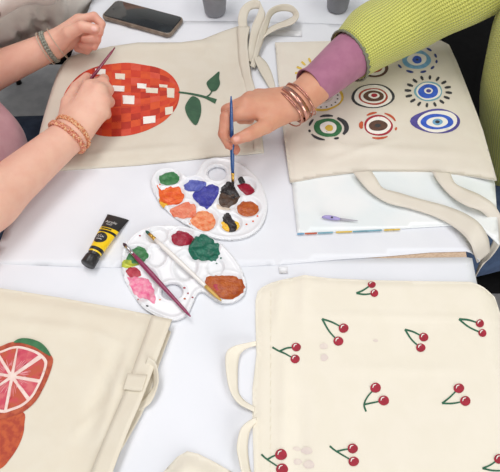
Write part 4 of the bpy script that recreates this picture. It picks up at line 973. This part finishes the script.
def nail_at(J, tow, back=.004, r=.0075):
    d = unit(J[-1]-J[-2]); n = unit(tow-np.dot(tow, d)*d); return (J[-1]-d*back*.2+n*r, d, np.cross(d, n), n)
na1 = [nail_at(th1, unit(cam-th1[3]), .004, .0078)]
obj('body', V, Q, M['skin_left'], t1, attrs=attr_fields(V, fl, na1))
g = .010; tp = torso(hip+[0, 0, .03], chest, sl, sr, neck, head, fc, g)+[rc(sl, sl+(el1-sl)*.55, .058, .062, .03, True), rc(sr, sr+(er-sr)*.5, .058, .062, .03, True), el((-.545, .655, -.07), (.112, .13, .09), .05), el((-.485, .70, -.055), (.066, .075, .07), .03)]
V, Q = sculpt(tp, axis((-.80, -.30, .006)), axis((.45, 1.0, .008)), axis((-.16, .32, .006)), planes=[((0, 0, -.135), (0, 0, -1)), (neck+[0.01, 0, 0.005], (0, 0, 1))])
N = vnormals(V, Q); nz = sinoise(5, 30, 80); V = V+N*(.003*nz(V[:, 1]*1.3+V[:, 0], V[:, 2]*1.5))[:, None]; obj('pink_top', V, Q, M['pink_tee'], t1)
V, Q = sculpt([el(hip, (.135, .172, .115), .05)]+legs(hip, kn, an, .009), axis((-.80, -.14, .009)), axis((.45, 1.0, .009)), axis((-.655, -.05, .010)), planes=[((0, 0, -.645), (0, 0, -1))]); obj('jeans', V, Q, M['jeans_dark'], t1)
V, Q = sculpt(hairp(head, R1), axis((-.75, -.30, .008)), axis((.55, .9, .008)), axis((.15, .65, .008))); obj('hair', V, Q, M['hair'], t1)
face_parts(t1, head, R1)
for a in an: shoe(t1, a, (1, 0, 0), M['shoe'])
fd = unit(wl-el1); upv = axl; c = wl-fd*.001
o = braid('bracelet', c-fd*.004, fd, upv, .030, .024, M['bead'], t1, 2, .0028, .0024, 16); o['label'] = 'grey green woven bracelet'
mb = MB(); P, *_ = ringpath(c-fd*.012, fd, upv, .034, .0275, 64); tube_closed(mb, P, .0011); mb.build('bracelet', M['pale_cord'], t1)['label'] = 'thin pale cord bracelet'
mb = MB(); P, *_ = ringpath(c+fd*.012, fd, upv, .0335, .027, 64, .004); tube_closed(mb, P, .0009); mb.build('bracelet', M['pale_cord'], t1)['label'] = 'thin pale cord bracelet'
fd = unit(wr_-er); c = wr_-fd*.002
o = braid('bracelet', c+fd*.004, fd, axr, .032, .026, [M['braid'], M['braid']], t1, 3, .0024, .0017, 10, .002); o['label'] = 'terracotta and cream braided bracelet'
o = braid('bracelet', c-fd*.009, fd, axr, .032, .026, [M['braid2'], M['braid']], t1, 3, .0030, .0021, 12, -.002); o['label'] = 'rust coloured braided bracelet'

# ---- person in the green sweater
t3 = thing('person', 'person in a chartreuse knit sweater dipping a blue brush into black paint', 'person', (.66, .76, -TZ))
hip = np.array([.68, .77, -.205]); chest = np.array([.615, .775, .14]); sR = np.array([.575, .935, .245]); sL = np.array([.60, .61, .235]); neck = np.array([.575, .775, .29]); head = np.array([.52, .775, .45]); fc = (-1, -.05, -.5)
wr3 = W(296, 103, .078); e3 = W(418, 14, .112)
pr = torso(hip, chest, sL, sR, neck, head, fc); hp3, R3 = headp(neck, head, fc); pr += hp3
kn = [np.array([.24, .53, -.2]), np.array([.24, .70, -.2])]; an = [np.array([.28, .53, -.66]), np.array([.28, .72, -.66])]; pr += legs(hip, kn, an)
eL = np.array([.665, .515, -.03]); wL = np.array([.63, .49, -.25]); pr += [rc(sR, e3, .045, .038, .03), rc(sL, eL, .045, .038, .03)]
ax3 = unit(W(290, 117, .070)-W(300, 89, .082)); f3 = W(343, 62, .084); pr += [rc(wr3+ax3*.0085, f3+ax3*.008, .0175, .024, .02), rc(wr3-ax3*.0085, f3-ax3*.008, .0175, .024, .02), rc(wr3, f3, .0185, .029, .02), rc(f3, e3, .031, .036, .02)]
mcp = [W(247, 112, .094), W(246, 104, .098), W(250, 99, .090), W(258, 96, .078)]; palm(pr, wr3, ax3, mcp, w=.015)
i3 = [W(247, 112, .094), W(226, 117, .099), W(223.5, 134, .084), W(229, 146, .072)]; m3 = [W(246, 104, .098), W(227, 110, .088), W(227, 135, .066), W(236, 150.5, .060)]
g3 = [W(250, 99, .090), W(236, 105, .072), W(241, 119, .056), W(250, 120, .058)]; k3 = [W(258, 96, .078), W(246, 101, .062), W(250, 111, .050), W(258, 112, .054)]
for J, r in ((i3, [.0110, .0092, .0083, .0070]), (m3, [.0110, .0094, .0083, .0072]), (g3, [.0105, .009, .0079, .007]), (k3, [.0095, .008, .0071, .0063])): finger(pr, J, r)
th3 = [W(281, 116, .073), W(266, 126, .080), W(248, 135, .088), W(235, 140, .088)]; finger(pr, th3, [.0150, .0122, .0100, .0078], .012)
loose_hand(pr, wL, (-.15, 0, -1), (-1, 0, .1), (0, 1, -.1)); pr.append(rc(eL, wL, .038, .021, .02))
V, Q = sculpt(pr, axis((-.06, -.03, .008), (-.03, .15, .0016), (.15, .48, .006), (.48, .84, .009)), axis((.44, .58, .008), (.58, .72, .0016), (.72, 1.02, .007)), axis((-.72, -.14, .010), (-.14, .03, .006), (.03, .125, .0016), (.125, .62, .010)))
fl = [(np.array(p), .012, .7) for J in (i3, m3) for p in J[1:]]+[(th3[3], .013, .5), (th3[2], .011, .35)]+[(p, .012, .3) for p in mcp]
obj('body', V, Q, M['skin_right'], t3, attrs=attr_fields(V, fl, [nail_at(th3, unit(unit(cam-th3[3])+np.array([-.2, 0, .2])), .004, .0074)]))
def sleeve(mb, P, r, n=48, fold=.004, seed=3, uvs=None, flat_=1.0):
    P = catmull(P, 10); k = len(P); r = np.interp(np.linspace(0, 1, k), np.linspace(0, 1, len(r)), r); nn = sinoise(seed, 20, 60); t_, U, Vv = frames(P); s = np.concatenate([[0], np.cumsum(np.linalg.norm(np.diff(P, axis=0), axis=1))])
    v = []; a = np.linspace(math.pi, 3*math.pi, n+1)
    for i in range(k):
        rr = r[i]+fold*nn(np.cos(a)*.06+s[i]*.3, np.sin(a)*.06+s[i]*1.1)*min(1, .3+i/8)
        v.append(P[i]+(np.cos(a)*rr)[:, None]*U[i]*flat_+(np.sin(a)*rr)[:, None]*Vv[i]); 
        if uvs is not None: uvs += [(q*r.mean(), s[i]) for q in a]
    mb.add(np.vstack(v), [(i*(n+1)+j, i*(n+1)+j+1, (i+1)*(n+1)+j+1, (i+1)*(n+1)+j) for i in range(k-1) for j in range(n)])
    return P, r, t_, U, Vv
def knitpart(name, builds, m, parent, thick=.003):
    mb = MB(); uvs = []; builds(mb, uvs); o = obj(name, np.vstack(mb.v), mb.f, m, parent, uv=uvs); md = o.modifiers.new('thickness', 'SOLIDIFY'); md.thickness = thick; md.offset = 0; return o
cP = [W(350, 56, .083), W(384, 34, .094), W(418, 13, .112), e3+(sR-e3)*.3+[0, 0, .004], e3+(sR-e3)*.65, sR+[.0, 0, 0.0], sR+[.03, -.03, .005]]
def sw(mb, uvs):
    sleeve(mb, cP, [.043, .0525, .060, .064, .066, .066, .05], fold=.006, seed=9, uvs=uvs)
    sleeve(mb, [wL+(eL-wL)*.1, wL+(eL-wL)*.5, eL, eL+(sL-eL)*.5, sL, sL+[.03, .03, .005]], [.036, .046, .056, .062, .064, .05], seed=4, uvs=uvs)
    # body of the sweater, hip to neck
    P = [hip+[-.01, 0, .02], hip+[-.02, 0, .07], (hip+chest)/2+[-.03, 0, .02], chest+[-.025, 0, 0], chest+[-.015, 0, .08], (neck+chest)/2+[0, 0, .06], neck+[0, 0, .01]]
    P = catmull(P, 8); k = len(P); a = np.linspace(0, 2*math.pi, 73); tt = np.linspace(0, 1, k)
    rx = np.interp(tt, [0, .17, .33, .5, .66, .83, 1], [.190, .190, .182, .178, .150, .095, .060]); ry = np.interp(tt, [0, .17, .33, .5, .66, .83, 1], [.19, .20, .182, .176, .168, .12, .062]); nn = sinoise(19, 14, 40); v = []
    for i in range(k):
        w = .006*nn(a*.06, P[i][2]*1.2); v.append(np.column_stack([P[i][0]+(rx[i]+w)*np.cos(a), P[i][1]+(ry[i]+w)*np.sin(a), np.full(73, P[i][2])])); uvs += [(q*.16, P[i][2]) for q in a]
    mb.add(np.vstack(v), [(i*73+j, i*73+j+1, (i+1)*73+j+1, (i+1)*73+j) for i in range(k-1) for j in range(72)])
def sw2(mb, uvs):
    sw(mb, uvs); sleeve(mb, [sL+[.0, -.055, -.02], sL+[0, -.04, -.005], sL+[0, .01, 0], (sL+sR)/2+[0, 0, .015], sR+[0, -.01, 0], sR+[0, .04, -.005], sR+[0, .055, -.02]], [.02, .058, .078, .086, .078, .058, .02], seed=6, fold=.002, uvs=uvs)
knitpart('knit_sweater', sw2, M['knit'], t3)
# mauve cuff of the shirt below
mb = MB(); uq = []; cuf = [W(309, 87.5, .080), W(318, 82, .081), W(334, 69.5, .083), W(352, 55.5, .085), W(372, 42, .09)]
sleeve(mb, cuf, [.0325, .0335, .0372, .041, .042], fold=.0016, seed=14, n=48)
o = mb.build('shirt_cuff', M['mauve'], t3); md = o.modifiers.new('thickness', 'SOLIDIFY'); md.thickness = .0018; o['label'] = 'mauve jersey shirt cuff'
# crochet edging at the end of the knit sleeve
P0 = catmull(cP, 10); tt_, U_, V_ = frames(P0); a = np.linspace(0, 2*math.pi, 200, endpoint=False); zz = np.abs(((a*26/(2*math.pi)) % 1)*2-1)
Pz = P0[0]+(np.cos(a)*.0462)[:, None]*U_[0]+(np.sin(a)*.0462)[:, None]*V_[0]+tt_[0]*(-.004+.008*zz)[:, None]; mb = MB(); tube_closed(mb, Pz, .0015, 6); 
Pz = P0[0]+(np.cos(a)*.0462)[:, None]*U_[0]+(np.sin(a)*.0462)[:, None]*V_[0]-tt_[0]*.0015; tube_closed(mb, Pz, .002, 6); mb.build('crochet_edging', M['trim'], t3)['label'] = 'grey zigzag crochet edging'
V, Q = sculpt([el(hip, (.135, .172, .115), .05)]+legs(hip, kn, an, .009), axis((.16, .84, .009)), axis((.45, 1.02, .009)), axis((-.655, -.05, .010)), planes=[((0, 0, -.645), (0, 0, -1))]); obj('jeans', V, Q, M['jeans'], t3)
V, Q = sculpt(hairp(head, R3), axis((.35, .78, .008)), axis((.6, .95, .008)), axis((.15, .65, .008))); obj('hair', V, Q, M['hair2'], t3)
face_parts(t3, head, R3)
for q in an: shoe(t3, q, (-1, 0, 0), M['shoe'])
fd = unit(wr3-e3); c = wr3+fd*.004
for s, r, tl in ((-.016, .0335, .006), (-.010, .0325, -.004), (.010, .0318, .005), (.015, .0322, -.003)):
    mb = MB(); P, *_ = ringpath(c+fd*s, fd, ax3, r, r*.80, 72, tl); tube_closed(mb, P, .0012); mb.build('bangle', M['rosegold'], t3)['label'] = 'thin rose gold bangle'
P, u, v, ax_, a = ringpath(c, fd, ax3, .0325, .0262, 72, .003); n = 72; mb = MB(); cc = P.mean(0); o_ = (P-cc)/np.linalg.norm(P-cc, axis=1)[:, None]
vv = np.vstack([P-fd*.0055, P-fd*.0055+o_*.0012, P+fd*.0055+o_*.0012, P+fd*.0055]); mb.add(vv, [(k*n+j, k*n+(j+1) % n, ((k+1) % 4)*n+(j+1) % n, ((k+1) % 4)*n+j) for k in range(4) for j in range(n)])
mb.build('bangle', M['rosegold'], t3)['label'] = 'wide flat rose gold bangle'

# ---- person in the pale sweatshirt
t2 = thing('person', 'person in a pale grey sweatshirt and black trousers, leaning at the far table edge', 'person', (-.62, 1.2, -TZ))
hip = np.array([-.67, 1.46, -.205]); chest = np.array([-.56, 1.24, .13]); sl = np.array([-.54, 1.38, .225]); sr = np.array([-.54, 1.05, .225]); neck = np.array([-.53, 1.21, .285]); head = np.array([-.47, 1.22, .44]); fc = (1, .1, -.5)
e2r = np.array([-.50, .985, .01]); w2r = np.array([-.30, 1.17, .045]); e2l = np.array([-.50, 1.5, .02]); w2l = np.array([-.29, 1.36, .045])
pr = torso(hip, chest, sl, sr, neck, head, fc); hp2, R2 = headp(neck, head, fc); pr += hp2
kn = [np.array([-.24, 1.40, -.2]), np.array([-.24, 1.57, -.2])]; an = [np.array([-.26, 1.40, -.66]), np.array([-.26, 1.57, -.66])]; pr += legs(hip, kn, an)
pr += [rc(sl, e2l, .045, .038, .03), rc(sr, e2r, .045, .038, .03), rc(e2l, w2l, .038, .021, .02), rc(e2r, w2r, .038, .021, .02)]
loose_hand(pr, w2r, (.75, .5, -.12), (-.5, .8, .1), (0, 0, -1)); loose_hand(pr, w2l, (.85, -.3, -.12), (-.3, -.9, .1), (0, 0, -1))
V, Q = sculpt(pr, axis((-.82, -.34, .009), (-.34, -.10, .003)), axis((.92, 1.10, .008), (1.10, 1.40, .003), (1.40, 1.76, .008)), axis((-.72, -.02, .010), (-.02, .10, .003), (.10, .60, .010))); obj('body', V, Q, M['skin_left'], t2, attrs=attr_fields(V, [], []))
g = .018; tp = torso(hip+[0, 0, .05], chest, sl, sr, neck, head, fc, g)+[rc(sl, e2l, .066, .06, .04), rc(sr, e2r, .066, .062, .04), rc(e2l, w2l+(e2l-w2l)*.12, .06, .046, .03, True), rc(e2r, w2r+(e2r-w2r)*.12, .062, .048, .03, True), el((-.46, 1.14, .0), (.11, .16, .12), .05), rc((-.46, 1.02, .03), (-.44, 1.22, -.02), .06, .07, .04), rc(W(-30, 6, .10), W(45, -24, .11), .045, .042, .012)]
V, Q = sculpt(tp, axis((-.84, -.24, .006)), axis((.88, 1.74, .007)), axis((-.17, .33, .006)), planes=[((0, 0, -.12), (0, 0, -1)), (neck+[.01, 0, .01], (0, 0, 1))])
N = vnormals(V, Q); nz = sinoise(77, 22, 70); nz2 = sinoise(78, 40, 110); V = V+N*(.009*(1-np.abs(nz(V[:, 0]+.7*V[:, 1], V[:, 2]*1.2-V[:, 1]*.8))*1.6)+.003*nz2(V[:, 1], V[:, 2]+V[:, 0]))[:, None]; 
def folds(V, lines, cams=(0, 0, H)):
    N = vnormals(V, Q); d = V-np.array(cams); dep = d[:, 1]*CP-d[:, 2]*SP; up = d[:, 1]*SP+d[:, 2]*CP; px = 250+F*d[:, 0]/dep; py = 236-F*up/dep; out = np.zeros(len(V))
    for pts, amp, w in lines:
        P = catmull(np.array(pts, float), 8); S = []
        for p in P:
            k = np.nonzero(np.hypot(px-p[0], py-p[1]) < 2.5)[0]
            if len(k): S.append(V[k[np.argmin(dep[k])]])
        if not S: continue
        dm = np.min(np.linalg.norm(V[:, None, :]-np.array(S)[None], axis=2), axis=1) if len(V)*len(S) < 6e6 else np.full(len(V), 1.0)
        out += amp*np.exp(-(dm/w)**2)
    return V+N*out[:, None]
V = folds(V, [([(32, 16), (36, 26), (38, 36)], -.009, .006), ([(32, 15), (42, 24), (56, 31)], -.009, .006), ([(40, 11), (47, 18), (51, 26)], -.008, .006), ([(62, 4), (64, 16), (58, 28)], .007, .01), ([(16, 30), (22, 38), (26, 46)], -.008, .006), ([(36, 18), (46, 22)], .008, .008)])
obj('sweatshirt', V, Q, M['sweat'], t2)
V, Q = sculpt([el(hip, (.135, .172, .115), .05)]+legs(hip, kn, an, .009), axis((-.82, -.14, .009)), axis((1.15, 1.8, .009)), axis((-.655, -.05, .010)), planes=[((0, 0, -.645), (0, 0, -1))]); obj('trousers', V, Q, M['trousers'], t2)
V, Q = sculpt(hairp(head, R2), axis((-.72, -.28, .008)), axis((1.05, 1.4, .008)), axis((.15, .65, .008))); obj('hair', V, Q, M['hair'], t2)
face_parts(t2, head, R2)
for q in an: shoe(t2, q, (1, 0, 0), M['shoe'])

# ------------------------------------------------------------------ light and camera
def area(name, loc, size, power, rot=(0, 0, 0), col=(1, 1, 1), sy=None):
    l = bpy.data.lights.new(name, 'AREA'); l.energy = power; l.size = size; l.color = col
    if sy: l.shape = 'RECTANGLE'; l.size_y = sy
    o = bpy.data.objects.new(name, l); COL.objects.link(o); o.location = loc; o.rotation_euler = rot; return o
area('overhead_light', (-.55, 1.1, 2.9), 0.7, 22, sy=1.4, col=(1, .985, .96))
area('overhead_light', (.9, .45, 2.9), 0.7, 14, sy=1.4, col=(1, .985, .96))
area('overhead_light', (-.75, -.45, 2.9), 0.7, 9, sy=1.4, col=(1, .985, .96))  # added fill, no known lamp: brightens the left forearms and pink top
fill_p = Vector((1.3, -2.0, 1.75)); fill_r = (Vector((-.35, .75, .8))-fill_p).to_track_quat('-Z', 'Y').to_euler()
area('fill_light', fill_p, 1.5, 42, rot=fill_r, col=(1, .985, .97))  # invented low fill, no window here: lifts the pink top and sweatshirt
w = bpy.data.worlds.new('room_air'); SC.world = w; w.use_nodes = True
w.node_tree.nodes['Background'].inputs['Color'].default_value = (.96, .97, 1, 1); w.node_tree.nodes['Background'].inputs['Strength'].default_value = 0.34
SC.view_settings.view_transform = 'Standard'; SC.view_settings.look = 'None'; SC.view_settings.exposure = -0.06; SC.view_settings.gamma = 1.0
cam_d = bpy.data.cameras.new('camera'); cam_d.sensor_width = 36; cam_d.lens = F/500*36; cam_d.clip_start = 0.02
co = bpy.data.objects.new('camera', cam_d); COL.objects.link(co); co.location = (0, 0, TZ+H); co.rotation_euler = (math.pi/2-PITCH, 0, 0); SC.camera = co
